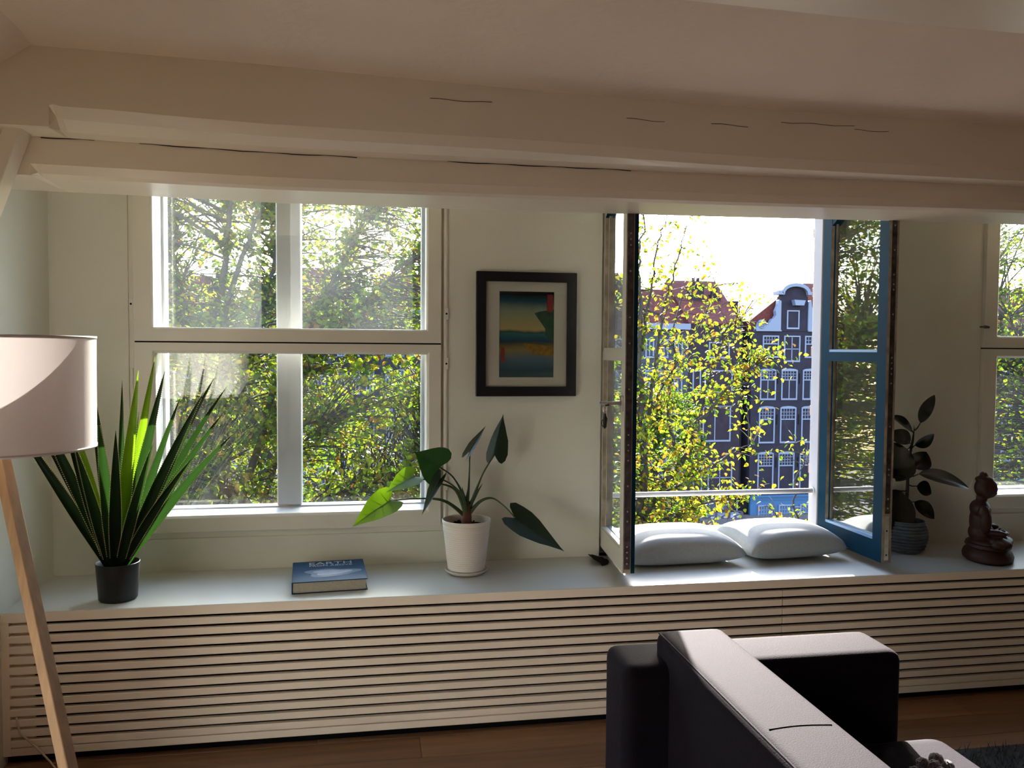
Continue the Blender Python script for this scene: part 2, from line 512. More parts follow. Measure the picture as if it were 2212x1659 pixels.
def casement_window(name, x0, x1, label, dusts, latch=False):
    """fixed inner glazing in two sashes with a two light window outside it"""
    root = empty(name, ((x0 + x1) / 2, 0, 0.6))
    struct(root, label, 'window')
    z0, z1 = 0.600, 2.07
    a, b = x0 + 0.018, x1 - 0.011
    # lining boards between inner and outer glazing
    li = MB()
    ia, ib, za, zb = a + .0655, b - .0555, .683, 2.045
    for bx in ((x0, ia, 0.03, 0.13, z0, z1), (ib, x1, 0.03, 0.13, z0, z1), (ia, ib, 0.03, 0.13, z0, za), (ia, ib, 0.03, 0.13, zb, z1)):
        li.box(*bx)
    li.build('window_lining', M['outer'], root)
    ring(MB(), x0, x1, z0, z1, a, b, z0 + .022, z1 - .01, 0.008, 0.029).build('window_casing', M['trim'], root)
    # right hand moulding
    MB().tube([(x1 + 0.006, -0.001, z0), (x1 + 0.006, -0.001, z1)], 0.0085, 12).build('moulding', M['trim'], root)
    s1 = ring(MB(), a + .001, b - .001, 1.3225, z1 - .012, a + .068, b - .058, 1.373, z1 - .035, -0.012, 0.028, ch=0.007).build('sash', M['trim'], root, bevel=0.0012, seg=1)
    s2 = ring(MB(), a + .001, b - .001, 0.625, 1.3175, a + .073, b - .056, 0.685, 1.279, -0.012, 0.028, ch=0.009).build('sash', M['trim'], root, bevel=0.0012, seg=1)
    MB().box(a + .001, b - .001, .004, .028, 1.3173, 1.3227).build('sash_gap_shade', M['black'], root)  # black strip paints the shade in the gap between the sashes
    MB().box(a + .06, b - .05, .010, .014, 1.365, z1 - .03).build('pane', M[dusts[0]], s1)
    MB().box(a + .065, b - .05, .010, .014, .677, 1.287).build('pane', M[dusts[1]], s2)
    # outer window
    of = MB()
    ring(of, x0, x1, z0, z1, a + .074, b - .068, 0.688, 2.035, 0.131, 0.19)
    of.build('outer_frame', M['outer'], root)
    m = a + .074 + (b - .068 - a - .074) * 0.47
    MB().box(m - .046, m + .046, 0.128, 0.192, 0.689, 2.034).build('mullion', M['outer'], root, bevel=0.006, seg=2)
    MB().box(a + .074, m - .046, 0.135, 0.185, 1.285, 1.36).build('transom', M['outer'], root, bevel=0.003)
    MB().box(m + .046, b - .068, 0.135, 0.185, 1.285, 1.36).build('transom', M['outer'], root, bevel=0.003)
    for xa, xb in ((a + .074, m - .046), (m + .046, b - .068)):
        for zc, zd in ((.689, 1.285), (1.36, 2.034)):
            MB().box(xa, xb, 0.158, 0.162, zc, zd).build('pane', M['glass_clear'], root)
    return root
w1 = casement_window('window_1', W1[0], W1[1], 'large white two-tier window at the left with green tree behind', ('glass_hazy', 'glass_low'))
w3 = casement_window('window_3', W3[0], W3[1], 'white window at the right edge, behind the seated figure', ('glass_low', 'glass_low'))
# striker holes and hinge knuckles on window 1 casing
for hx, hz in ((-0.859, 1.455), (0.272, 1.435), (0.272, 1.245), (0.272, 0.78)):
    b = MB()
    b.box(hx - .0075, hx + .0075, -0.011 if hx > 0 else -.0005, -0.007 if hx > 0 else .0075, hz - .022, hz + .022)
    pl = b.build('striker_plate', M['trim'], w1, bevel=0.001, seg=1)
    yy_ = -0.0115 if hx > 0 else -0.001
    MB().tube([(hx, yy_, hz), (hx, yy_ + .003, hz)], 0.0038, 10).build('screw_hole', M['black'], pl)
MB().tube([(-0.857, -0.004, 1.10), (-0.857, -0.004, 1.225)], 0.006, 10).build('hinge', M['trim'], w1, smooth=False)
# latch on window 3
lt = MB().tube([at(2117, 706, -0.016), at(2128, 706, -0.022)], 0.004, 8)
lt.tube([at(2127, 706, -0.022), at(2136, 707, -0.018)], [.007, .005], 8)
lt.build('latch', M['darksteel'], w3)

# side window in the left wall (out of the picture; its daylight and reflection are in it)
w4 = struct(empty('window_4', (XL - .1, -2.1, .02)), 'side window in the left wall beside the viewer', 'window')
b = MB()
for (ya_, yb2) in ((LW[0], LW[0] + .06), (LW[1] - .06, LW[1]), ((LW[0] + LW[1]) / 2 - .035, (LW[0] + LW[1]) / 2 + .035)):
    b.box(XL - .14, XL - .08, ya_, yb2, LW[2], LW[3])
b.box(XL - .14, XL - .08, LW[0], LW[1], LW[2], LW[2] + .06).box(XL - .14, XL - .08, LW[0], LW[1], LW[3] - .06, LW[3])
b.build('window_frame', M['outer'], w4)
MB().box(XL - .112, XL - .108, LW[0] + .06, (LW[0] + LW[1]) / 2 - .035, LW[2] + .06, LW[3] - .06).build('pane', M['glass_clear'], w4)
MB().box(XL - .112, XL - .108, (LW[0] + LW[1]) / 2 + .035, LW[1] - .06, LW[2] + .06, LW[3] - .06).build('pane', M['glass_clear'], w4)

# window 2: frame, safety bar, two opened leaves
w2 = struct(empty('window_2', (1.37, 0, 0.48)), 'open window with a white safety bar and both leaves swung into the room', 'window')
f2 = MB()
f2.box(W2[0], .925, .055, .13, .48, 2.04).box(1.855, W2[1], .055, .122, .48, 2.06)
f2.box(.925, 1.855, .055, .13, 2.02, 2.06)
f2.build('window_frame', mat('grey_white_frame_paint', (0.36, 0.34, 0.37), .5, noise=.05), w2, bevel=0.003)
MB().box(.925, 1.855, .058, .122, .48, .562).build('bottom_rail', mat('weathered_sill_paint', (0.34, 0.33, 0.30), 0.6, noise=0.15), w2, bevel=0.004)
MB().box(.88, 1.87, .221, .30, .46, .50).build('stone_sill', mat('sill_stone', (0.25, 0.25, 0.24), 0.8, noise=0.2), w2)
MB().tube([(W2[0] + .04, .085, .706), (1.8555, .085, .706)], 0.0105, 14).build('safety_bar', M['outer'], w2, smooth=True)
MB().tube([(1.850, .085, .706), (1.855, .085, .706)], 0.016, 14).build('bar_flange', M['outer'], w2)

def casement_leaf(hx, nx, T, mirror, z0=0.515, z1=1.97, y0=0.045, y1=-0.385):
    """leaf from hinge (hx, y0) to free end (nx, y1); room face to the outside of the opening"""
    hinge, free = Vector((hx, y0, 0)), Vector((nx, y1, 0))
    u = (free - hinge); L = u.length; u.normalize()
    w = Vector((u.y, -u.x, 0)) * (1 if not mirror else -1)      # thickness direction, towards the opening side
    if not mirror and w.x < 0: w = -w
    if mirror and w.x > 0: w = -w
    def P(s, t, z): return hinge + u * s + w * t + Vector((0, 0, z))
    b = MB()
    def bar(s0, s1, za, zb, t0=0.0, t1=None):
        t1 = T if t1 is None else t1
        vs = [P(s, t, z) for z in (za, zb) for s, t in ((s0, t0), (s1, t0), (s1, t1), (s0, t1))]
        o = len(b.v)
        b.v += [tuple(v) for v in vs]
        for f, mi in (((0, 3, 2, 1), 2), ((4, 5, 6, 7), 2), ((0, 1, 5, 4), 0), ((1, 2, 6, 5), 2), ((2, 3, 7, 6), 1), ((3, 0, 4, 7), 2)):
            b.f.append(tuple(i + o for i in f)); b.mi.append(mi)
    S = .056
    bar(0, S, z0, z1); bar(L - S, L, z0, z1)
    bar(S, L - S, z0, z0 + .078); bar(S, L - S, 1.262, 1.300); bar(S, L - S, 1.925, z1)
    # rebate beads inside the frame
    for za, zb in ((z0 + .078, 1.262), (1.300, 1.925)):
        bar(S, S + .012, za, zb, T * .35, T * .65); bar(L - S - .010, L - S, za, zb, T * .35, T * .65)
    # arched corner filling near the hinge
    pts = [(S, 1.925), (S, 1.818), (S + .02, 1.828), (S + .05, 1.85), (S + .10, 1.878), (S + .17, 1.905), (S + .24, 1.925)]
    n = len(pts)
    o = len(b.v)
    b.v += [tuple(P(s, 0.002, z)) for s, z in pts] + [tuple(P(s, T - .002, z)) for s, z in pts]
    b.f += [tuple(range(o, o + n)), tuple(range(o + 2 * n - 1, o + n - 1, -1))]; b.mi += [0, 1]
    for i in range(n):
        j = (i + 1) % n
        b.f.append((o + i, o + j, o + n + j, o + n + i)); b.mi.append(1)
    leaf = b.build('casement_leaf', [M['trim'], M['blue'], M['edge']], w2)
    g = MB()
    for za, zb in ((z0 + .076, 1.264), (1.298, 1.93)):
        vs = [P(s, t, z) for z in (za, zb) for s, t in ((S + .001, T * .45), (L - S - .001, T * .45), (L - S - .001, T * .55), (S + .001, T * .55))]
        MB().add(vs, [(0, 3, 2, 1), (4, 5, 6, 7), (0, 1, 5, 4), (1, 2, 6, 5), (2, 3, 7, 6), (3, 0, 4, 7)]).build('glass_pane', M['glass_leaf' if mirror else 'glass_leaf_l'], leaf)
    # light bead along the bottom of the glass on the outside face
    bd = MB()
    for zz in (z0 + .078, 1.300):
        vs = [P(s, t, z) for z in (zz, zz + .010) for s, t in ((S, T * .56), (L - S, T * .56), (L - S, T * .97), (S, T * .97))]
        bd.add(vs, [(0, 3, 2, 1), (4, 5, 6, 7), (0, 1, 5, 4), (1, 2, 6, 5), (2, 3, 7, 6), (3, 0, 4, 7)])
    bd.build('glazing_bead', M['bluebead'], leaf)
    bd = MB()
    for zz in (z0 + .078, 1.300):
        vs = [P(s, t, z) for z in (zz, zz + .010) for s, t in ((S, T * .03), (L - S, T * .03), (L - S, T * .44), (S, T * .44))]
        bd.add(vs, [(0, 3, 2, 1), (4, 5, 6, 7), (0, 1, 5, 4), (1, 2, 6, 5), (2, 3, 7, 6), (3, 0, 4, 7)])
    bd.build('glazing_bead', M['trim'], leaf)
    return leaf, P, L
lfL, PL, LL = casement_leaf(0.897, 0.862, 0.042, False)
lfR, PR, LR = casement_leaf(1.895, 1.902, 0.040, True)
# espagnolette strips on the free edges
def strip(P, L, T, za, zb, leaf, m=M['darksteel'], wfac=(.25, .72), holes=True, seed=1):
    vs = [P(s, t, z) for z in (za, zb) for s, t in ((L + .0002, T * wfac[0]), (L + .0022, T * wfac[0]), (L + .0022, T * wfac[1]), (L + .0002, T * wfac[1]))]
    p = MB().add(vs, [(0, 3, 2, 1), (4, 5, 6, 7), (0, 1, 5, 4), (1, 2, 6, 5), (2, 3, 7, 6), (3, 0, 4, 7)]).build('lock_strip', m, leaf)
    if holes:
        q = random.Random(seed)
        h = MB()
        z = za + .02
        while z < zb - .01:
            c = P(L + .0026, T * (wfac[0] + wfac[1]) / 2, z)
            e = P(L + .0030, T * (wfac[0] + wfac[1]) / 2, z)
            h.tube([c - (e - c), e], 0.0032, 8)
            z += q.choice((.02, .035, .09, .16))
        h.build('screw', M['black'] if m is M['steel'] else M['steel'], leaf)
strip(PL, LL, .042, .53, 1.96, lfL, wfac=(.08, .60), seed=2)
strip(PL, LL, .042, .516, 1.969, lfL, m=M['blue'], wfac=(.68, 1.0), holes=False)
strip(PR, LR, .040, .70, 1.96, lfR, m=M['darksteel'], seed=4)
strip(PR, LR, .040, .525, .69, lfR, m=M['steel'], wfac=(.3, .75), seed=5)
# lever handle on the left leaf with round key below
hb = MB()
c = PL(LL - .030, -0.004, 1.115)
hb.box(c.x - .004, c.x + .004, c.y - .013, c.y + .013, 1.085, 1.142)
hp = hb.build('handle_plate', M['steel'], lfL, bevel=0.003)
hl = MB()
hl.tube([(c.x - .002, c.y, 1.115), (c.x - .048, c.y, 1.113)], [.009, .007], 12)
hl.tube([(c.x - .046, c.y - .006, 1.112), (c.x - .05, c.y + .03, 1.112), (c.x - .05, c.y + .085, 1.110)], [.008, .008, .007], 10)
hl.build('lever', M['steel'], lfL, smooth=True, sharp=40)
kx, ky = c.x - .062, c.y - .006
key = empty('key_ring', (kx, ky, 1.02))
tag(key, 'small dark key fob on a ring hanging from the left window leaf handle', 'key')
MB().tube([(c.x - .048, ky, 1.109), (kx, ky, 1.106)], .0035, 8).build('key_shaft', M['darksteel'], key)
MB().tube([(kx + .006 * math.cos(a), ky, 1.092 + .013 * math.sin(a)) for a in np.linspace(0, 2 * PI, 20)], .0010, 6, caps=False).build('ring', M['steel'], key)
MB().tube([(kx, ky, 1.079), (kx, ky, 1.072), (kx + .002, ky, 1.06), (kx, ky, 1.045), (kx, ky, 1.032), (kx - .001, ky, 1.026)], [.003, .005, .0085, .0075, .0065, .003], 10).build('fob', mat('fob_leather', (0.02, 0.018, 0.012), 0.6), key, smooth=True)
MB().tube([(kx - .006 + .006 * math.cos(a), ky, 1.045 + .012 * math.sin(a)) for a in np.linspace(PI * .5, PI * 1.5, 10)], .0012, 6).build('loop', M['black'], key)

# ================================================================== window bench with slatted front
bench = empty('window_bench', (1.0, -0.2, 0))
tag(bench, 'long low white window bench with horizontal slats over the radiator space', 'bench')
MB().box(XL, XR, -0.42, 0.0, 0.4495, 0.48).build('bench_top', [M['top']], bench, bevel=0.0015, seg=1)
fb = MB().box(XL, XR, -0.4206, -0.4196, 0.4495, 0.4785)
fb.build('front_strip', M['slat'], bench)
MB().box(W2[0], W2[1], 0.0, 0.05, 0.44, 0.48).build('seat_extension', M['top'], bench)
for (xa, xb) in ((XL + .022, 1.4505), (1.4530, XR)):
    for k in range(12):
        MB().box(xa, xb, -0.420, -0.402, .417 - .0327 * k, .439 - .0327 * k).build('slat', M['slat'], bench, bevel=0.0008, seg=1)
    MB().box(xa, xb, -0.420, -0.402, .031, .054).build('slat', M['slat'], bench, bevel=0.0008, seg=1)
MB().box(XL, XL + .022, -0.420, -0.402, .031, .4495).build('end_stile', M['slat'], bench)
MB().box(XL + .001, XL + .085, -0.4015, -0.392, .031, .449).build('backing_stile', M['slat'], bench)
for sx in (0.2, 1.452, 2.7, 3.9):
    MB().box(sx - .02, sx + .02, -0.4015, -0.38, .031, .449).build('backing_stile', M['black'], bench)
MB().box(XL + .001, XR - .001, -0.36, -0.345, .0, .449).build('backing', M['black'], bench)  # near-black: shade behind the slats put into the colour
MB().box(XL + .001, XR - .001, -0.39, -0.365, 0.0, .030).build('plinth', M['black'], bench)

# ================================================================== framed print
pc = [at(1029, 585, -0.014), at(1246, 591, -0.014), at(1242.5, 855.7, -0.014), at(1027.4, 856, -0.014)]
fx0, fx1 = (pc[0].x + pc[3].x) / 2, (pc[1].x + pc[2].x) / 2
fz0, fz1 = (pc[2].z + pc[3].z) / 2, (pc[0].z + pc[1].z) / 2
pic = empty('picture_frame', ((fx0 + fx1) / 2, -0.002, fz0))
tag(pic, 'small black framed seascape print on the wall between the two windows', 'picture')
fw = .0375
ring(MB(), fx0, fx1, fz0, fz1, fx0 + fw, fx1 - fw, fz0 + fw, fz1 - fw, -0.024, -0.002).build('frame', mat('black_frame', (0.008, 0.009, 0.013), 0.35, 0.4), pic, bevel=0.002)
# passepartout with cut out
qx0, qx1 = at(1078.5, 700, -.01).x, at(1196.5, 700, -.01).x
qz1, qz0 = at(1137, 630, -.01).z, at(1137, 815, -.01).z
ring(MB(), fx0 + fw, fx1 - fw, fz0 + fw, fz1 - fw, qx0, qx1, qz0, qz1, -0.0125, -0.009).build('mount', mat('mount_card', (0.62, 0.56, 0.50), 0.9, 0.1), pic)
prt = ramp_mat('seascape_bands', 2, [(0.0, lin((.30, .40, .38))), (0.12, lin((.20, .30, .36))), (0.26, lin((.33, .42, .48))), (0.36, lin((.55, .48, .28))), (0.42, lin((.42, .38, .26))), (0.46, lin((.10, .26, .36))), (0.55, lin((.22, .44, .45))), (0.565, lin((.18, .30, .28))), (0.60, lin((.72, .64, .42))), (0.82, lin((.52, .56, .48))), (0.93, lin((.08, .28, .36))), (1.0, lin((.03, .07, .12)))], rough=0.7, nscale=26, namp=0.05, lo=qz0 - .004, hi=qz1 - .004)
MB().box(qx0, qx1, -0.0095, -0.008, qz0, qz1).build('print', prt, pic)
W_, H_ = qx1 - qx0, qz1 - qz0
hill = MB().prism([(qx1, qz0 + .80 * H_), (qx0 + .74 * W_, qz0 + .77 * H_), (qx0 + .64 * W_, qz0 + .75 * H_), (qx0 + .74 * W_, qz0 + .66 * H_), (qx0 + .84 * W_, qz0 + .57 * H_), (qx0 + .84 * W_, qz0 + .50 * H_), (qx1, qz0 + .40 * H_)], 1, -0.0101, -0.0096)
hill.build('printed_hill', mat('print_green', lin((.20, .32, .24)), 0.8, noise=0.3, nscale=60), pic)
sh = MB().prism([(qx0 + .42 * W_, qz0 + .40 * H_), (qx0 + .7 * W_, qz0 + .385 * H_), (qx1, qz0 + .36 * H_), (qx1, qz0 + .25 * H_), (qx0 + .62 * W_, qz0 + .27 * H_)], 1, -0.0101, -0.0096)
sh.build('printed_shore', mat('print_ochre', lin((.55, .42, .16)), 0.8, noise=0.25, nscale=70), pic)
prd = mat('print_red', lin((.55, .20, .17)), 0.8)
MB().box(qx0 + .87 * W_, qx0 + .98 * W_, -0.0105, -0.0100, qz0 + .77 * H_, qz0 + .97 * H_).build('red_label', prd, pic)
MB().box(qx0 + .03 * W_, qx0 + .10 * W_, -0.0105, -0.0100, qz0 + .18 * H_, qz0 + .35 * H_).build('red_label', prd, pic)
MB().box(fx0 + fw, fx1 - fw, -0.0175, -0.016, fz0 + fw, fz1 - fw).build('glass', glass_mat('picture_glass', 0), pic)

# ================================================================== sofa
fabric = mat('dark_violet_wool', (0.011, 0.008, 0.013), 0.8, 0.06, noise=0.18, nscale=300, bump=0.25, bscale=420, sheen=0.045, sheen_rough=0.3)
fabric.node_tree.nodes['Principled BSDF'].inputs['Sheen Tint'].default_value = (0.95, 0.84, 0.98, 1)
sofa = empty('sofa', (0.9, -2.0, 0))
tag(sofa, 'dark violet-black wool sofa in front of the bench, sunlit along its top', 'sofa')
def rbox(name, x0, x1, y0, y1, z0, z1, bev, m, parent, seg=5):
    bm = bmesh.new()
    bmesh.ops.create_cube(bm, size=1)
    for v in bm.verts:
        v.co = Vector(((x0 + x1) / 2 + v.co.x * (x1 - x0), (y0 + y1) / 2 + v.co.y * (y1 - y0), (z0 + z1) / 2 + v.co.z * (z1 - z0)))
    bmesh.ops.bevel(bm, geom=bm.edges[:], offset=bev, segments=seg, profile=0.6, affect='EDGES')
    for f in bm.faces: f.smooth = True
    me = bpy.data.meshes.new(name); bm.to_mesh(me); bm.free()
    me.materials.append(m)
    o = bpy.data.objects.new(name, me); col.objects.link(o)
    o.parent = parent
    o.matrix_parent_inverse = Matrix.Translation(parent.location).inverted()
    return o
SZ = 0.615
rbox('armrest', 0.532, 1.196, -1.452, -1.290, 0.07, SZ, 0.032, fabric, sofa)
rbox('back_cushion', 0.632, 0.795, -2.95, -1.352, 0.26, 0.664, 0.030, fabric, sofa)
rbox('seat_cushion', 0.79, 1.285, -2.95, -1.458, 0.20, 0.425, 0.045, fabric, sofa)
rbox('seat_base', 0.632, 1.25, -2.94, -1.44, 0.08, 0.29, 0.02, fabric, sofa)
pp = MB()
pp.tube([(0.637, y, 0.6605) for y in np.linspace(-2.9, -1.37, 30)], 0.0022, 6)
pp.tube([(0.655 + t * .115, -1.855 + .006 * math.sin(t * PI), 0.6643) for t in np.linspace(0, 1, 12)], 0.0011, 6)
pp.build('piping', fabric, sofa, smooth=True)
for lx, ly in ((.58, -1.35), (1.15, -1.35), (.58, -2.85), (1.2, -2.85)):
    MB().box(lx - .02, lx + .02, ly - .02, ly + .02, 0.0, 0.08).build('leg', M['darksteel'], sofa, bevel=0.003)

# bobble edge resting on the seat
def fuzzy_ball(name, c, r, m, parent, seed, squash=1.0):
    q = random.Random(seed)
    bm = bmesh.new()
    bmesh.ops.create_icosphere(bm, subdivisions=3, radius=r)
    for v in bm.verts:
        v.co *= 1 + q.uniform(-.10, .10)
        v.co.z *= squash
        v.co += Vector(c)
    me = bpy.data.meshes.new(name); bm.to_mesh(me); bm.free()
    me.materials.append(m)
    o = bpy.data.objects.new(name, me); col.objects.link(o)
    o.parent = parent
    o.matrix_parent_inverse = Matrix.Translation(parent.location).inverted()
    return o
pm = mat('grey_wool_knit', (0.11, 0.10, 0.12), 0.95, 0.1, noise=0.3, nscale=200, bump=1, bscale=300, sheen=1.0)
pb = at(2020, 1672, -1.66)
ctr = empty('pompom_garland', (1.10, -1.68, 0.425))
tag(ctr, 'cluster of fuzzy dark grey pompoms lying on the sofa seat', 'pompoms')
for k, (px, py, dy, r) in enumerate(((1993, 1650, 0, .0125), (2022, 1642, .012, .0145), (2019, 1655, -.01, .0125), (2047, 1656, 0, .0125), (1975, 1668, -.01, .012), (2035, 1672, -.03, .013))):
    p = at(px, py, -1.66 + dy)
    fuzzy_ball('pompom', p, r, pm, ctr, k)
base = at(2018, 1664, -1.665); base.z += .008
fuzzy_ball('yarn_core', (base.x, base.y - .01, base.z - .018), .026, pm, ctr, 31, .8)
fuzzy_ball('yarn_core', (base.x + .01, base.y - .045, .4425), .030, pm, ctr, 33, .5)

# ================================================================== shaggy rug
rug = empty('shaggy_rug', (2.5, -1.8, 0))
tag(rug, 'dark grey green shaggy rug on the floor beside the sofa', 'rug')
rug_m = mat('rug_wool', (0.035, 0.04, 0.036), 0.95, 0.1, noise=0.4, nscale=40, sheen=.4)
MB().box(1.55, 3.4, -2.9, -0.80, 0.0, 0.012).build('backing', rug_m, rug)
q = np.random.RandomState(5)
n = 9000
px_, py_ = q.uniform(1.56, 3.0, n), q.uniform(-1.7, -0.81, n)
h = q.uniform(.012, .032, n); a = q.uniform(0, 2 * PI, n); ll = q.uniform(.01, .035, n)
vs = np.zeros((n, 3, 3)); w = .0018
vs[:, 0] = np.stack([px_ - np.sin(a) * w, py_ + np.cos(a) * w, np.full(n, .011)], 1)
vs[:, 1] = np.stack([px_ + np.sin(a) * w, py_ - np.cos(a) * w, np.full(n, .011)], 1)
vs[:, 2] = np.stack([px_ + np.cos(a) * ll, py_ + np.sin(a) * ll, .011 + h], 1)
def fast_mesh(name, verts, faces, mats, parent=None, mi=None, smooth=False):
    me = bpy.data.meshes.new(name)
    verts = np.asarray(verts, dtype=np.float32).reshape(-1, 3)
    faces = np.asarray(faces, dtype=np.int32)
    k = faces.shape[1]
    me.vertices.add(len(verts)); me.vertices.foreach_set('co', verts.ravel())
    me.loops.add(faces.size); me.loops.foreach_set('vertex_index', faces.ravel())
    me.polygons.add(len(faces)); me.polygons.foreach_set('loop_start', np.arange(0, faces.size, k, dtype=np.int32))
    for m in mats: me.materials.append(m)
    if mi is not None: me.polygons.foreach_set('material_index', np.asarray(mi, dtype=np.int32))
    if smooth: me.polygons.foreach_set('use_smooth', np.ones(len(faces), dtype=bool))
    me.update(calc_edges=True); me.validate()
    o = bpy.data.objects.new(name, me); col.objects.link(o)
    if parent is not None:
        o.parent = parent
        if parent.type == 'EMPTY': o.matrix_parent_inverse = Matrix.Translation(parent.location).inverted()
    return o
pile = fast_mesh('pile', vs, np.arange(n * 3).reshape(-1, 3), [rug_m], rug)
pile['kind'] = 'stuff'

# ================================================================== cushions in the open window
cush_m = mat('grey_green_linen', (0.32, 0.335, 0.33), 0.85, 0.2, noise=0.06, nscale=120, bump=0.03, bscale=400, sheen=.1)
def cushion(corners, h, z, label, seed, zoff=0.0):
    """corners: four (x, y) in order; pillow with pinched corners and soft creases"""
    q = np.random.RandomState(seed)
    c = [Vector((x, y, 0)) for x, y in corners]
    cen = sum(c, Vector()) / 4
    N = 36
    ph = q.uniform(0, 6.28, 8)
    top, bot = [], []
    for i in range(N + 1):
        rt, rb = [], []
        for j in range(N + 1):
            s, t = i / N, j / N
            S, T_ = 2 * s - 1, 2 * t - 1
            # pull the sides inwards between corners
            p = c[0] * (1 - s) * (1 - t) + c[1] * s * (1 - t) + c[2] * s * t + c[3] * (1 - s) * t
            pin = 0.07 * (1 - S * S) * abs(T_) ** 3 + 0.07 * (1 - T_ * T_) * abs(S) ** 3
            p = p + (cen - p) * pin
            prof = max(0.0, (1 - abs(S) ** 3.2) * (1 - abs(T_) ** 3.4)) ** 0.36
            lift = .024 * t
            cre = 0
            for k, (cs, ct) in enumerate(((-1, -1), (1, -1), (1, 1), (-1, 1))):
                dx, dy = S - cs, T_ - ct
                dist = math.hypot(dx, dy)
                ang = math.atan2(dy, dx)
                cre += 0.02 * math.exp(-(dist / .75) ** 2) * math.sin(ang * 9 + ph[k]) * min(1, dist * 3)
            cre += 0.01 * math.sin(S * 3 + ph[5]) * math.sin(T_ * 2.4 + ph[6])
            rt.append((p.x, p.y, z + h * .36 + lift + h * .64 * prof * (1 + cre)))
            rb.append((p.x, p.y, z + (h * .36 + lift) * (1 - min(1, prof * 1.0))))
        top.append(rt); bot.append(rb)
    b = MB()
    b.sheet(top); b.sheet(bot)
    o = b.build('cushion', cush_m, smooth=True, fix=False)
    bm = bmesh.new(); bm.from_mesh(o.data)
    bmesh.ops.remove_doubles(bm, verts=bm.verts, dist=0.0004)
    bmesh.ops.recalc_face_normals(bm, faces=bm.faces)
    topf = max(bm.faces, key=lambda f: f.calc_center_median().z)
    if topf.normal.z < 0: bmesh.ops.reverse_faces(bm, faces=bm.faces)
    bm.to_mesh(o.data); bm.free()
    tag(o, label, 'cushion', 'grey cushions on the window seat')
    return o
cushion([(0.905, -0.245), (1.415, -0.222), (1.370, 0.045), (0.955, 0.050)], 0.112, 0.4803, 'grey linen cushion on the left side of the open window seat', 3)
cushion([(1.425, -0.238), (1.852, -0.195), (1.80, 0.052), (1.385, 0.048)], 0.114, 0.4803, 'grey linen cushion on the right side of the open window seat', 8).location.z = 0.004

# dark lump beside the left leaf
lump = MB()
q = random.Random(2)
rows = []
for i in range(9):
    a = i / 8 * PI
    rows.append([(0.878 + .040 * math.cos(b_) * math.sin(a) + q.uniform(-.003, .003), -0.095 - .055 * math.cos(a), 0.4805 + max(0, .030 * math.sin(a) * math.sin(b_ * .5) + q.uniform(-.003, .004))) for b_ in np.linspace(0, 2 * PI, 13)])
lump.sheet(rows)
tag(lump.build('cloth_wedge', mat('black_cloth', (0.015, 0.014, 0.014), 0.9, 0.1), smooth=True), 'small crumpled black cloth under the opened left window leaf', 'cloth').location.x = -0.022

# ================================================================== book
bk = empty('book', (-0.155, -0.21, 0.48))
bk.rotation_euler = (0, 0, math.radians(4.5))
tag(bk, 'thick hardcover book with dark blue cover lying on the bench', 'book')
def local(o, parent):
    o.parent = parent
    return o
BX, BY, BH = 0.248, 0.262, 0.040
cov = mat('book_cover', lin((.07, .24, .38)), 0.55, 0.12, noise=0.25, nscale=9)
b = MB().box(-BX / 2, BX / 2, -BY / 2, BY / 2, 0.0005, 0.0030).box(-BX / 2, BX / 2, -BY / 2, BY / 2, BH - .003, BH)
b.box(-BX / 2 - .0025, -BX / 2, -BY / 2, BY / 2, 0.0005, BH)
local(b.build('cover', cov, bevel=0.0008, seg=1), bk)
pg = MB()
for k in range(9):
    z0 = .0032 + k * (BH - .0065) / 9
    pg.box(-BX / 2 + .001, BX / 2 - .006, -BY / 2 + .004, BY / 2 - .004, z0, z0 + (BH - .0065) / 9 - .0003)
local(pg.build('pages', mat('page_edges', (0.42, 0.38, 0.31), 0.9, 0.1, noise=.1, nscale=200)), bk)
blob = []
for k in range(40):
    a = 2 * PI * k / 40
    r = 1 + .16 * math.sin(3 * a + 1) + .07 * math.sin(5 * a)
    blob.append((.005 + .062 * r * math.cos(a), -.028 + .033 * r * math.sin(a)))
local(MB().prism(blob, 2, BH + .0001, BH + .0004).build('cover_picture', mat('cover_pale', lin((.50, .55, .66)), 0.4, 0.5, noise=.15, nscale=30)), bk)
blob2 = [(.005 + (x - .005) * 1.45, -.028 + (y + .028) * 1.5) for x, y in blob]
local(MB().prism(blob2, 2, BH + .00002, BH + .0001).build('cover_picture', mat('cover_mid', lin((.20, .32, .44)), 0.4, 0.5, noise=.2, nscale=30)), bk)
def text(body, size, loc, rot, m, parent, name='title_text', ext=0.0002, width=None, align='CENTER'):
    cu = bpy.data.curves.new(name, 'FONT')
    cu.body = body; cu.size = size; cu.extrude = ext; cu.align_x = align
    o = bpy.data.objects.new(name, cu); col.objects.link(o)
    dg = bpy.context.evaluated_depsgraph_get()
    me = bpy.data.meshes.new_from_object(o.evaluated_get(dg))
    bpy.data.objects.remove(o)
    me.name = name; me.materials.clear(); me.materials.append(m)
    if width:
        xs_ = [v.co.x for v in me.vertices]
        k = width / (max(xs_) - min(xs_))
        for v in me.vertices: v.co.x *= k
    o = bpy.data.objects.new(name, me); col.objects.link(o)
    o.location = loc; o.rotation_euler = rot
    o.parent = parent
    if name == 'sign_letters': o.matrix_parent_inverse = Matrix.Translation(parent.location).inverted()
    return o
tm = mat('title_grey', lin((.74, .76, .76)), 0.5)
text('EARTH', 0.048, (0.006, BY / 2 - .050, BH + .0003), (0, 0, 0), tm, bk, width=.150)
text('FROM ABOVE', 0.022, (0.006, BY / 2 - .073, BH + .0003), (0, 0, 0), tm, bk, width=.150)

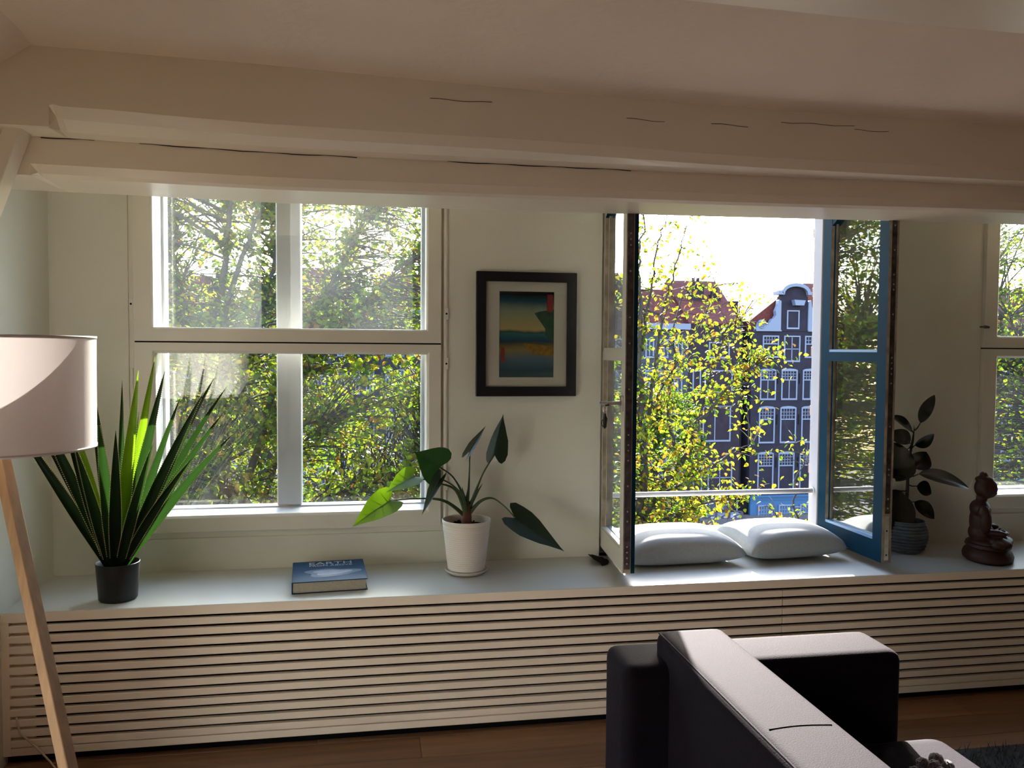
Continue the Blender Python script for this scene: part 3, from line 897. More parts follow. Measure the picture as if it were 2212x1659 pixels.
# ================================================================== plants
def finish_smooth(o, ang=60):
    o.data.polygons.foreach_set('use_smooth', [True] * len(o.data.polygons))
    o.data.set_sharp_from_angle(angle=math.radians(ang))
    return o
soil = mat('dark_soil', (0.02, 0.013, 0.009), 0.95, 0.1, noise=.5, nscale=120, bump=1, bscale=160)

# ---- spiky plant in a black pot
P0 = Vector((-0.822, -0.315, 0.48))
yuc = empty('spiky_plant', P0)
tag(yuc, 'spiky green agave-like plant with toothed sword leaves in a matt black pot', 'potted plant')
pot = MB().lathe([(0.0, .0006), (.054, .0006), (.0585, .006), (.066, .118), (.0665, .1215), (.0655, .1225), (.0635, .120), (.060, .09), (0, .09)], P0, 48).build('pot', mat('black_plastic', (0.010, 0.011, 0.013), 0.45, 0.4), yuc)
finish_smooth(pot, 45)
MB().lathe([(.0, .098), (.060, .094)], P0, 32).build('soil', soil, yuc)
ym = leaf_mat('agave_leaf_lit', (0.008, 0.028, 0.006), (0.14, 0.24, 0.006), 0.5, 0.2, 0.4, 0.15)  # sunlit look put into the colour, for the bright leaves
ym2 = leaf_mat('agave_leaf_shaded', (0.003, 0.011, 0.005), (0.012, 0.034, 0.005), 0.4, 0.2, 0.4, 0.15)  # same leaf with shade put into the colour
tooth_m = mat('leaf_tooth', (0.55, 0.52, 0.25), 0.5)
def sword(base, tip, W, bow, m, side=None, teeth=True, twist=0.0):
    base, tip = Vector(base), Vector(tip)
    d = tip - base
    L = d.length
    ctl = base + d * 0.5 + Vector((0, 0, 1)) * bow * L
    N = 44
    view = (CAM - base).normalized()
    vs_l, vs_m, vs_r, cen, lats, nrms = [], [], [], [], [], []
    for i in range(N + 1):
        t = i / N
        p = base * (1 - t) ** 2 + ctl * 2 * t * (1 - t) + tip * t * t
        tg = ((ctl - base) * 2 * (1 - t) + (tip - ctl) * 2 * t).normalized()
        lat = (side if side is not None else tg.cross(view)).copy()
        lat = (lat - tg * lat.dot(tg)).normalized()
        nr = lat.cross(tg).normalized()
        if twist:
            rq = Quaternion(tg, twist * t)
            lat = rq @ lat; nr = rq @ nr
        w = W * (0.62 + 0.38 * math.sin(min(1, t / .45) * PI / 2)) * (1 - max(0, (t - .3) / .7) ** 1.6) ** .9
        w = max(w, 0.0004)
        cen.append(p); lats.append(lat); nrms.append(nr)
        vs_l.append(p - lat * w + nr * w * .35); vs_m.append(p); vs_r.append(p + lat * w + nr * w * .35)
    b = MB()
    b.sheet([[l, (l + c) / 2 + nrms[k] * 0, c, (r + c) / 2, r] for k, (l, c, r) in enumerate(zip(vs_l, vs_m, vs_r))])
    if teeth:
        step = max(1, int(L / N / .006))
        for k in range(4, N - 2):
            for e, sgn in ((vs_l, -1), (vs_r, 1)):
                for sub in (0.2, 0.7):
                    a = e[k].lerp(e[k + 1], sub); c_ = e[k].lerp(e[k + 1], sub + .3)
                    tipv = (a + c_) / 2 + lats[k] * sgn * .0032 + (e[k + 1] - e[k]).normalized() * .002
                    b.add([a, c_, tipv], [(0, 1, 2)], 1)
    o = b.build('leaf', [m, tooth_m], yuc, fix=False)
    o.data.polygons.foreach_set('use_smooth', [True] * len(o.data.polygons))
    return o
B = P0 + Vector((0, 0, .10))
def bs(dx, dy): return B + Vector((dx, dy, 0))
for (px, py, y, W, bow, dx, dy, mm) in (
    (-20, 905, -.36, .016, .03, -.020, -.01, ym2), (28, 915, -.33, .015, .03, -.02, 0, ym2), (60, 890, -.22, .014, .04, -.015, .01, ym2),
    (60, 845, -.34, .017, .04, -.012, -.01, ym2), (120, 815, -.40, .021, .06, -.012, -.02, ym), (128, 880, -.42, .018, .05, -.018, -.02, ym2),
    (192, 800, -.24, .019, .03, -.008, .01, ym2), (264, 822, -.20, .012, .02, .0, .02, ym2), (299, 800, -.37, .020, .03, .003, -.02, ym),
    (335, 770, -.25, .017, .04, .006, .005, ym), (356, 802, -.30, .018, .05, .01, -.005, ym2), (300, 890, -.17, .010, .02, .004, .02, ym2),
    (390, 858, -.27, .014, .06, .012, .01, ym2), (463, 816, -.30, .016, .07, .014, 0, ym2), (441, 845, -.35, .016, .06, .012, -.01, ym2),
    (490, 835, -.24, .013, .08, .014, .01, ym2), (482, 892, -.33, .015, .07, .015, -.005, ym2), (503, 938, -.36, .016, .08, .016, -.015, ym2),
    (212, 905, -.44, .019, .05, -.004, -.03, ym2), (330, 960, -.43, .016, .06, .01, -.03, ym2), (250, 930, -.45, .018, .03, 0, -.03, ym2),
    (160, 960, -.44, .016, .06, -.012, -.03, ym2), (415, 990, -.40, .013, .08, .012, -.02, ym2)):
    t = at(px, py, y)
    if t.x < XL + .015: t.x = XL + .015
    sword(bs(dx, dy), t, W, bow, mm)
MB().tube([P0 + Vector((0, 0, .09)), P0 + Vector((0, 0, .15))], [.030, .020], 14).build('stem', ym2, yuc)
for k in range(9):
    a = k / 9 * 2 * PI
    sword(B + Vector((math.cos(a) * .02, math.sin(a) * .02, -.01)), B + Vector((math.cos(a) * .052, math.sin(a) * .05, .055)), .013, .05, ym2, teeth=False, side=Vector((-math.sin(a), math.cos(a), 0)))

# ---- arrow-leaf plant in a white ribbed pot
def heart_leaf(name, att, tip, W, nrm, m, parent, fold=.25, curl=-.18, lobes=1.0):
    att, tip = Vector(att), Vector(tip)
    d = tip - att
    L = d.length
    u = d.normalized()
    nrm = Vector(nrm); nrm = (nrm - u * nrm.dot(u)).normalized()
    v = nrm.cross(u)
    E_ = [(0, .004), (-.07 * lobes, .08), (-.17 * lobes, .22), (-.20 * lobes, .34), (-.12 * lobes, .46), (.04, .51), (.2, .49), (.38, .42), (.55, .31), (.7, .2), (.82, .11), (.92, .04), (1, .003)]
    C_ = [0, .004, .01, .02, .04, .09, .2, .38, .55, .7, .82, .92, 1]
    b = MB()
    def pt(uu, vv):
        return att + u * (uu * L) + v * (vv * W) + nrm * (fold * abs(vv) * W * (1 - .3 * uu) + curl * L * uu * uu + .018 * L * math.sin(uu * 14 + vv * 9) * abs(vv))
    for sg in (-1, 1):
        rows = []
        for (eu, ev), cu in zip(E_, C_):
            rows.append([pt(cu + (eu - cu) * f, ev * f * sg) for f in (0, .25, .5, .75, 1)])
        b.sheet(rows)
    o = b.build(name, m, parent, fix=False)
    bm = bmesh.new(); bm.from_mesh(o.data)
    bmesh.ops.remove_doubles(bm, verts=bm.verts, dist=0.0003)
    bmesh.ops.recalc_face_normals(bm, faces=bm.faces)
    for f in bm.faces: f.smooth = True
    bm.to_mesh(o.data); bm.free()
    vb = MB()
    vb.tube([pt(c_, 0) - nrm * .0006 for c_ in (0, .1, .3, .5, .7, .9)], [.0016, .0015, .0012, .001, .0008, .0004], 5)
    for sg in (-1, 1):
        for cu, (eu, ev) in ((.01, (-.15, .30)), (.05, (.05, .45)), (.2, (.33, .40)), (.38, (.52, .28)), (.55, (.68, .19))):
            vb.tube([pt(cu + (eu - cu) * f, ev * f * sg) - nrm * .0005 for f in (0, .33, .66, .95)], [.0009, .0007, .0005, .0003], 4)
    vb.build('vein', m, o)
    return o
Q0 = Vector((0.334, -0.168, 0.48))
alo = empty('arrow_leaf_plant', Q0)
tag(alo, 'potted plant with heart-shaped drooping leaves in a white ribbed pot', 'potted plant')
prof = [(0, .012), (.0625, .012), (.0645, .016)]
z = .02
while z < .183:
    r = .065 + (.087 - .065) * (z / .19)
    prof += [(r + .0011, z), (r + .0011, z + .0045), (r - .0002, z + .0055), (r - .0002, z + .0070)]
    z += .0078
prof += [(.0875, .186), (.089, .190), (.089, .199), (.0875, .2), (.085, .198), (.084, .165), (0, .165)]
cer = mat('white_ceramic', (0.72, 0.66, 0.60), 0.45, 0.5, noise=.03)
finish_smooth(MB().lathe(prof, Q0, 64).build('pot', cer, alo), 40)
finish_smooth(MB().lathe([(0, .0006), (.060, .0006), (.074, .010), (.0785, .016), (.0775, .0175), (.072, .012), (.060, .0045), (0, .0045)], Q0, 56).build('saucer', cer, alo), 50)
sl = MB().lathe([(0, .178), (.04, .176), (.0835, .172)], Q0, 40)
q = random.Random(4)
for k in range(60):
    a, r = q.uniform(0, 6.28), q.uniform(.02, .075)
    sl.obox(Q0 + Vector((r * math.cos(a), r * math.sin(a), .178)), (q.uniform(.002, .005), 0, 0), (0, q.uniform(.002, .005), 0), (0, 0, q.uniform(.001, .004)))
sl.build('soil', soil, alo)
gm = leaf_mat('arrow_leaf_lit', (0.012, 0.045, 0.008), (0.24, 0.46, 0.006), 0.5, 0.45, 0.3, 0.05)  # brighter colour paints sunlight on the two left leaves
gd = leaf_mat('arrow_leaf_shade', (0.006, 0.018, 0.008), (0.02, 0.06, 0.008), 0.35, 0.45, 0.3, 0.05)  # darker copy of that leaf, shade is in the colour
stem_m = mat('leaf_stem', (0.035, 0.07, 0.02), 0.5, 0.4, noise=.2, nscale=30)
S0 = Q0 + Vector((0, 0, .175))
MB().tube([S0, S0 + Vector((.001, 0, .05)), S0 + Vector((0, 0, .085))], [.020, .017, .008], 14).build('trunk', mat('brown_sheath', (0.10, 0.035, 0.015), 0.7, noise=.3, nscale=40), alo)
def stalk(att, mids, r0=.0085, r1=.0028, m=stem_m):
    pts = [S0 + Vector((0, 0, .03))] + [Vector(p) for p in mids] + [Vector(att)]
    # Catmull-Rom smoothing
    out = []
    pp_ = [pts[0]] + pts + [pts[-1]]
    for i in range(1, len(pp_) - 2):
        for k in range(6):
            t = k / 6
            a, b_, c_, d_ = pp_[i - 1], pp_[i], pp_[i + 1], pp_[i + 2]
            out.append(0.5 * ((2 * b_) + (c_ - a) * t + (2 * a - 5 * b_ + 4 * c_ - d_) * t * t + (3 * b_ - a - 3 * c_ + d_) * t ** 3))
    out.append(pts[-1])
    n = len(out)
    MB().tube(out, [r0 + (r1 - r0) * min(1, (i / n) * 1.8) for i in range(n)], 8).build('stalk', m, alo, smooth=True)
N_ = (0.15, -1, 0.25)
# A big sunlit leaf far left
aA, tA = at(842, 1082, -.20), at(758, 1133, -.24)
stalk(aA, [at(960, 1082, -.17), at(900, 1077, -.18)]); heart_leaf('leaf', aA, tA, .128, (-.45, -.75, .75), gm, alo, fold=.15, curl=-.10)
# B sunlit leaf above
aB, tB = at(893, 1030, -.17), at(832, 1060, -.20)
stalk(aB, [at(985, 1060, -.16), at(945, 1043, -.165)]); heart_leaf('leaf', aB, tB, .112, (-.5, -.7, .9), gm, alo, fold=.15, curl=-.08)
# C dark heart
aC, tC = at(949, 1009, -.22), at(897, 977, -.26)
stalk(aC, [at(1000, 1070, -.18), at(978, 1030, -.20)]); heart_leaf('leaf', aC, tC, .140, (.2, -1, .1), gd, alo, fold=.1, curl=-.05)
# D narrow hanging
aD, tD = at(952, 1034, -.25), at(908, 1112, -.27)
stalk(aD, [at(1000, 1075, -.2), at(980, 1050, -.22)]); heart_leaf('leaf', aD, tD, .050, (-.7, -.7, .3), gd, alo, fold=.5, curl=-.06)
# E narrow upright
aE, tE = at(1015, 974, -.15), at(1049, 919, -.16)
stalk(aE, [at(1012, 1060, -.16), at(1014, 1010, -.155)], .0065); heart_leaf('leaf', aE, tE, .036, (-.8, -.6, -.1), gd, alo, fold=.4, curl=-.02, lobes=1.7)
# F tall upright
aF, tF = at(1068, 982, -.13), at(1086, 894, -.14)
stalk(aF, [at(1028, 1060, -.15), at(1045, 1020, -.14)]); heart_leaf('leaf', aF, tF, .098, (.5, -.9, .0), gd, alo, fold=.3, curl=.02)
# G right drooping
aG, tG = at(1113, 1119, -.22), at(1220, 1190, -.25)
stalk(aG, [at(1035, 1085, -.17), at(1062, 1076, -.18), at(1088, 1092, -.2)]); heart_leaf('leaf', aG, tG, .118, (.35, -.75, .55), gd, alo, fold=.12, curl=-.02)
for (px, py, y) in ((998, 1052, -.16), (1042, 1045, -.15), (1012, 1048, -.17)):
    tt = at(px, py, y)
    MB().tube([S0 + Vector((0, 0, .05)), (S0 + tt) / 2 + Vector((0, 0, .03)), tt], [.009, .007, .0006], 8).build('sheath', stem_m, alo, smooth=True)

# ---- rubber plant behind the right leaf
R0 = Vector((2.163, -0.100, 0.48))
fic = empty('rubber_plant', R0)
tag(fic, 'dark-leaved rubber plant in a grey ridged pot behind the blue window leaf', 'potted plant')
prof = [(0, .0006), (.058, .0006), (.066, .008)]
for k in range(9):
    z = .012 + k * .0125
    r = .070 + .016 * math.sin((k + .5) / 9 * PI)
    prof += [(r, z), (r + .003, z + .003), (r + .003, z + .008), (r, z + .011)]
prof += [(.074, .128), (.071, .130), (.068, .126), (.064, .105), (0, .105)]
finish_smooth(MB().lathe(prof, R0, 48).build('pot', mat('grey_ridged_pot', (0.11, 0.135, 0.155), 0.7, 0.3, noise=.25, nscale=30, stretch=(1, 1, 4)), fic), 30)
MB().lathe([(0, .112), (.066, .110)], R0, 30).build('soil', soil, fic)
fm = leaf_mat('rubber_leaf', (0.006, 0.012, 0.008), (0.01, 0.025, 0.01), 0.2, 0.6, 0.22, 0.1)
MB().tube([R0 + Vector((0, 0, .11)), at(1960, 1060, -.10), at(1962, 1000, -.10), at(1972, 950, -.10), at(1975, 925, -.10)], [.008, .007, .006, .005, .002], 10).build('stem', mat('brown_stem', (0.03, 0.022, 0.015), 0.7), fic, smooth=True)
def oval_leaf(base, tip, W, nrm, stem_from, curl=-.05):
    base, tip = Vector(base), Vector(tip)
    d = tip - base; L = d.length; u = d.normalized()
    nrm = Vector(nrm); nrm = (nrm - u * nrm.dot(u)).normalized(); v = nrm.cross(u)
    rows = []
    for i in range(15):
        t = i / 14
        w = W * .64 * (math.sin(PI * min(1, t ** .85))) ** .75 if 0 < t < 1 else .0006
        c = base + u * (t * L) + nrm * (curl * L * math.sin(t * PI) * -1)
        rows.append([c + v * w * f + nrm * (.22 * abs(f) * w) for f in (-1, -.5, 0, .5, 1)])
    o = MB().sheet(rows).build('leaf', fm, fic, fix=False, smooth=True)
    MB().tube([stem_from, (Vector(stem_from) + base) / 2 + Vector((0, 0, -.004)), base], [.0028, .0024, .002], 6).build('leaf_stalk', fm, o)
    return o
Yf = -.10
for (bx, by, tx, ty, W, n_, sx, sy, y1) in (
    (1988, 914, 2019, 853, .040, (-.8, -.6, .1), 1976, 930, -.11), (1971, 931, 1924, 899, .045, (.1, -.8, .6), 1974, 934, -.14),
    (1976, 962, 2018, 937, .060, (.1, -.8, -.5), 1966, 968, -.14), (1960, 970, 1915, 1010, .095, (-.5, -.8, .2), 1968, 962, -.16),
    (1966, 958, 1918, 935, .075, (.2, -.8, .4), 1970, 955, -.05), (1975, 1012, 2001, 976, .070, (-.3, -.9, .1), 1963, 1008, -.13),
    (1984, 1024, 2094, 1055, .072, (.1, -.6, .8), 1962, 1030, -.16), (1956, 1018, 1905, 1030, .060, (0, -.6, .7), 1962, 1020, -.15),
    (1980, 1050, 2012, 1066, .060, (.0, -.8, .6), 1960, 1046, -.13), (1975, 1084, 2018, 1121, .058, (-.1, -.7, .6), 1959, 1082, -.15),
    (1955, 1070, 1925, 1165, .090, (-.4, -.9, .1), 1960, 1062, -.13), (1948, 1060, 1902, 1120, .085, (-.4, -.9, .2), 1960, 1058, -.08),
    (1962, 985, 1935, 1040, .075, (-.2, -.9, .1), 1964, 980, -.15)):
    oval_leaf(at(bx, by, Yf - .01), at(tx, ty, y1), W, n_, at(sx, sy, Yf))
MB().tube([at(1976, 930, -.10), at(1974, 918, -.10)], [.002, .0004], 6).build('leaf_bud', fm, fic)

# ================================================================== seated carved figure
def blobs(name, parts, m, parent=None, voxel=.0032):
    bm = bmesh.new()
    for (c, r, rot) in parts:
        ret = bmesh.ops.create_icosphere(bm, subdivisions=3, radius=1)
        mt = Matrix.Translation(Vector(c)) @ Matrix.Rotation(math.radians(rot[1]), 4, rot[0]) @ Matrix.Diagonal((*r, 1))
        bmesh.ops.transform(bm, matrix=mt, verts=ret['verts'])
    me = bpy.data.meshes.new(name); bm.to_mesh(me); bm.free()
    o = bpy.data.objects.new(name, me); col.objects.link(o)
    md = o.modifiers.new('remesh', 'REMESH'); md.mode = 'VOXEL'; md.voxel_size = voxel; md.use_smooth_shade = True
    sm = o.modifiers.new('smooth', 'SMOOTH'); sm.iterations = 3; sm.factor = .5
    dg = bpy.context.evaluated_depsgraph_get()
    m2 = bpy.data.meshes.new_from_object(o.evaluated_get(dg))
    m2.name = name
    m2.materials.clear(); m2.materials.append(m)
    o.modifiers.clear(); o.data = m2
    m2.polygons.foreach_set('use_smooth', [True] * len(m2.polygons))
    if parent: o.parent = parent
    return o
bud = empty('seated_statue', (2.400, -0.265, 0.48))
bud.rotation_euler = (0, 0, math.radians(60))
bud.scale = (1.10, 1.10, 1.0)
tag(bud, 'dark reddish brown carved wooden statue of a seated figure facing right, on the bench', 'statue')
wood = mat('dark_red_wood', (0.045, 0.013, 0.007), 0.55, 0.4, noise=.3, nscale=14, stretch=(1, 1, .3), bump=.2, bscale=50)
# local frame: figure faces -Y, X to its left
parts = [((0, .018, .150), (.050, .036, .075), ('X', 0)), ((0, .020, .200), (.058, .034, .038), ('X', 0)),        # torso, chest
         ((0, .015, .105), (.052, .042, .045), ('X', 0)), ((0, .016, .238), (.018, .018, .030), ('X', 0)),          # hips, neck
         ((0, .004, .284), (.034, .038, .043), ('X', 0)), ((0, -.004, .270), (.024, .028, .026), ('X', 0)),         # head, jaw
         ((0, .010, .318), (.028, .030, .016), ('X', 0)), ((0, .012, .335), (.014, .014, .014), ('X', 0)),          # hair, topknot
         ((0, -.030, .280), (.0048, .0055, .010), ('X', 0)), ((0, -.029, .264), (.009, .005, .003), ('X', 0)),      # nose, mouth
         ((.031, .010, .276), (.005, .009, .020), ('X', 0)), ((-.031, .010, .276), (.005, .009, .020), ('X', 0)),  # long ears
         ((.062, .018, .195), (.018, .019, .030), ('X', 0)), ((-.062, .018, .195), (.018, .019, .030), ('X', 0)),
         ((.068, .012, .158), (.015, .018, .045), ('Y', 8)), ((-.068, .012, .158), (.015, .018, .045), ('Y', -8)),
         ((.058, -.018, .118), (.015, .040, .014), ('Z', 22)), ((-.058, -.018, .118), (.015, .040, .014), ('Z', -22)),
         ((.020, -.052, .108), (.026, .015, .009), ('Z', 8)), ((-.020, -.052, .112), (.026, .015, .009), ('Z', -8)), # hands in the lap
         ((.060, -.030, .082), (.055, .030, .022), ('Z', -32)), ((-.060, -.030, .082), (.055, .030, .022), ('Z', 32)),
         ((.028, -.062, .078), (.060, .020, .016), ('Z', 14)), ((-.028, -.062, .082), (.060, .020, .016), ('Z', -14)),
         ((.098, -.022, .078), (.018, .022, .018), ('Z', 0)), ((-.098, -.022, .078), (.018, .022, .018), ('Z', 0)),
         ((0, .000, .072), (.085, .055, .022), ('X', 0))]
local(blobs('body', parts, wood, voxel=.003), bud)
fing = []
for k in range(4):
    fing.append(((.010 - k * .010, -.064 - .001 * k, .112), (.004, .011, .0035), ('Z', 70 + k * 4)))
fing.append(((.026, -.050, .120), (.004, .012, .004), ('Z', 60))); fing.append(((-.026, -.050, .122), (.004, .012, .004), ('Z', -60)))
local(blobs('hands', fing, wood, voxel=.0016), bud)
prof = [(0, .0005), (.088, .0005), (.098, .008), (.100, .022), (.094, .036), (.086, .044), (.080, .050), (.090, .058), (.086, .068), (0, .068)]
pl = MB().lathe(prof, (0, 0, 0), 48)
pl.v = [(x * 1.12, y * .82 - .008, z) for x, y, z in pl.v]
local(finish_smooth(pl.build('pedestal', wood), 40), bud)

# ================================================================== tripod floor lamp
lamp = empty('floor_lamp', (-0.86, -1.05, 0))
tag(lamp, 'tripod floor lamp with light oak legs and pale cylindrical fabric shade', 'lamp')
shade = bpy.data.materials.new('shade_fabric'); shade.use_nodes = True
n = shade.node_tree; n.nodes.clear()
o_ = n.nodes.new('ShaderNodeOutputMaterial'); df = n.nodes.new('ShaderNodeBsdfDiffuse'); tl = n.nodes.new('ShaderNodeBsdfTranslucent'); mx = n.nodes.new('ShaderNodeMixShader')
df.inputs[0].default_value = (0.78, 0.70, 0.68, 1); tl.inputs[0].default_value = (0.42, 0.36, 0.36, 1); mx.inputs[0].default_value = 0.28
tc = n.nodes.new('ShaderNodeTexCoord'); no = n.nodes.new('ShaderNodeTexNoise'); no.inputs['Scale'].default_value = 500; bp = n.nodes.new('ShaderNodeBump'); bp.inputs['Strength'].default_value = .3; bp.inputs['Distance'].default_value = .001
n.links.new(tc.outputs['Object'], no.inputs['Vector']); n.links.new(no.outputs['Fac'], bp.inputs['Height']); n.links.new(bp.outputs[0], df.inputs['Normal'])
n.links.new(df.outputs[0], mx.inputs[1]); n.links.new(tl.outputs[0], mx.inputs[2]); n.links.new(mx.outputs[0], o_.inputs[0])
LC = Vector((-0.86, -1.05, 0))
RT, RB_, ZT, ZB = .205, .203, 1.322, 1.063
finish_smooth(MB().lathe([(RB_, ZB), (RT, ZT)], LC, 96).build('lamp_shade', shade, lamp, fix=False))
trm = mat('shade_trim', (0.62, 0.55, 0.53), 0.7)
for (r, z) in ((RT, ZT), (RB_, ZB)):
    MB().lathe([(r - .0012, z - .003), (r + .0012, z - .003), (r + .0012, z + .003), (r - .0012, z + .003), (r - .0012, z - .003)], LC, 96).build('shade_rim', trm, lamp, smooth=True)
oak = mat('oak_leg', (0.29, 0.165, 0.08), 0.55, 0.35, noise=.18, nscale=10, stretch=(6, 6, .5))
# visible leg runs from under the shade to the lower right
top1 = at(2, 985, -1.085); bot1 = at(146, 1659, -1.27)
dirn = (bot1 - top1) / (top1.z - bot1.z)
ftp = top1 + dirn * top1.z
def leg(a, b, w=.0135, d=.0135):
    a, b = Vector(a), Vector(b)
    ax = (b - a).normalized()
    s = ax.cross(Vector((0, 1, 0))).normalized(); t = ax.cross(s).normalized()
    rq = Quaternion(ax, math.radians(24)); s = rq @ s; t = rq @ t
    c = (a + b) / 2
    MB().obox(c, s * w, t * d, ax * ((b - a).length / 2)).build('leg', oak, lamp, bevel=.0015, seg=1)
upp = top1 - dirn * .10
leg((upp.x, upp.y, upp.z), (ftp.x, ftp.y, .010))
leg((LC.x - .03, LC.y + .05, 1.14), (-1.10, -.80, .012))
leg((LC.x - .05, LC.y - .03, 1.14), (-1.10, -1.45, .012))
MB().lathe([(0, 1.10), (.05, 1.10), (.05, 1.135), (0, 1.135)], LC + Vector((-.005, 0, 0)), 24).build('hub', oak, lamp)
MB().tube([LC + Vector((0, 0, 1.13)), LC + Vector((0, 0, 1.19))], .018, 16).build('lamp_socket', M['outer'], lamp)
bulb = MB().lathe([(0, 1.19), (.013, 1.19), (.016, 1.205), (.028, 1.225), (.030, 1.24), (.024, 1.26), (.010, 1.27), (0, 1.271)], LC, 24)
bulb.build('bulb', mat('frosted_bulb', (.8, .8, .78), .3), lamp, smooth=True)
cordm = mat('white_cord', (0.55, 0.47, 0.36), 0.5)
tag(MB().tube([(-1.085, -.435, .16), (-1.075, -.437, .11), (-1.03, -.437, .065), (-0.985, -.45, .02), (-.94, -.50, .005), (-.97, -.58, .005), (-1.02, -.62, .005), (-1.09, -.60, .005)], .0030, 8).build('power_cord', cordm, smooth=True), 'pale lamp cord hanging at the left end of the slatted bench', 'cord')
c3 = [at(137, 1632, -.52), at(126, 1650, -.60), at(108, 1664, -.68), at(80, 1690, -.80)]
tag(MB().tube([(p.x, p.y, .0045) for p in c3] + [(-.80, -1.0, .0045)], .0028, 8).build('power_cord', cordm, smooth=True), 'thin pale cord on the floor beside the lamp leg', 'cord')

# ================================================================== outdoors: street, canal, houses across the water
GZ = -11.3
struct(MB().box(-60, 110, 0.5, 18, GZ - .5, GZ).build('ground', mat('street_brick', (0.12, 0.09, 0.08), 0.9, noise=.2, nscale=3)), 'paved street below the window on this side of the canal', 'street')
struct(MB().box(-60, 110, 18, 44, GZ - 2.5, GZ - 1.6).build('canal_water', mat('canal_water', (0.015, 0.022, 0.018), 0.08, 0.5, bump=.4, bscale=3)), 'dark canal water below', 'water')
struct(MB().box(-60, 110, 44, 75, GZ - .5, GZ).build('quay', mat('quay_brick', (0.11, 0.085, 0.08), 0.9, noise=.2, nscale=3)), 'paved quay in front of the houses across', 'street')
FY = 55.0
def fx(px): return at(px, 800, FY).x
def fz(py): return at(1700, py, FY).z
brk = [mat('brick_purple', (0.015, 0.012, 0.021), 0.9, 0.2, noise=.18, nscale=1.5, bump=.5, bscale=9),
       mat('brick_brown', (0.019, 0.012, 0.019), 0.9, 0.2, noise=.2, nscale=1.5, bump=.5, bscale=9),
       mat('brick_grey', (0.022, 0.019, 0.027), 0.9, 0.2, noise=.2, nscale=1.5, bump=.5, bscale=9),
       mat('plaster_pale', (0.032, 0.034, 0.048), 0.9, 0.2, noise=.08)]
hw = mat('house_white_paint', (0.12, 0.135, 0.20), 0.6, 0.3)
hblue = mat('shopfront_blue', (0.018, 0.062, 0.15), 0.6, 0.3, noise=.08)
htile = mat('red_roof_tiles', (0.075, 0.018, 0.016), 0.85, 0.2, noise=.35, nscale=5, bump=1, bscale=14)
hgl = mat('house_glass', (0.004, 0.005, 0.008), 0.15, 0.25)
hgl_b = mat('house_glass_blind', (0.06, 0.068, 0.11), 0.3, 0.5)
hgl_s = mat('house_glass_painted_sky', (0.015, 0.055, 0.14), 0.1, 0.6, noise=.6, nscale=2)  # blue blotches paint a sky reflection into the panes
hgl_o = mat('orange_curtain', (0.10, 0.038, 0.02), 0.7)
def hwindow(house, x0, x1, z0, z1, grid=None, lower='single', glass=None, y=FY, arch=False):
    """white sash window standing proud of the wall, glass as sub-part"""
    t = .10
    b = MB()
    ring(b, x0, x1, z0, z1, x0 + t, x1 - t, z0 + t * 1.3, z1 - t, y - .06, y + .08)
    if arch:
        b.prism([(x0, z1 - .02), (x1, z1 - .02), (x1 - .2, z1 + .07), ((x0 + x1) / 2, z1 + .11), (x0 + .2, z1 + .07)], 1, y - .05, y + .05)
    gz = z1 - t
    if grid:
        nc, nr, frac = grid
        gz = z1 - (z1 - z0) * frac
        b.box(x0 + t, x1 - t, y - .03, y + .05, gz - .05, gz + .04)
        for k in range(1, nc):
            x = x0 + t + (x1 - x0 - 2 * t) * k / nc
            b.box(x - .022, x + .022, y - .01, y + .04, gz, z1 - t)
        for k in range(1, nr):
            z = gz + .04 + (z1 - t - gz - .04) * k / nr
            b.box(x0 + t, x1 - t, y - .01, y + .04, z - .02, z + .02)
    xm = (x0 + x1) / 2
    if lower in ('double', 'cross'):
        b.box(xm - .035, xm + .035, y - .02, y + .04, z0 + t, gz)
    if lower == 'cross':
        zm = z0 + (gz - z0) * .52
        b.box(x0 + t, x1 - t, y - .02, y + .04, zm - .03, zm + .03)
    w = b.build('window', hw, house)
    MB().box(x0 + t * .8, x1 - t * .8, y + .055, y + .075, z0 + t, z1 - t * .8).build('pane', glass or hgl, w)
    return w
def wall_block(house, x0, x1, z1, m, depth=9, y=FY):
    return MB().box(x0, x1, y, y + depth, GZ, z1).build('wall', m, house)

# the neck gabled house
xc = fx(1713)
L0, L1 = fx(1623), fx(1803)
NH = empty('gabled_house', (xc, FY, GZ))
tag(NH, 'tall dark brick canal house with a white scrolled neck gable and rows of white windows', 'house')
zb = fz(716)
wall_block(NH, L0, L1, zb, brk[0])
# neck
nx0, nx1 = fx(1684), fx(1742)
zs = fz(640)
poly = [(nx0, zb - .02), (nx1, zb - .02), (nx1, zs)]
for k in range(9):
    a = k / 8 * PI
    poly.append((xc + (nx1 - xc) * .92 * math.cos(a), zs + .95 * math.sin(a)))
poly.append((nx0, zs))
MB().prism(poly, 1, FY, FY + .6).build('gable_neck', brk[0], NH)
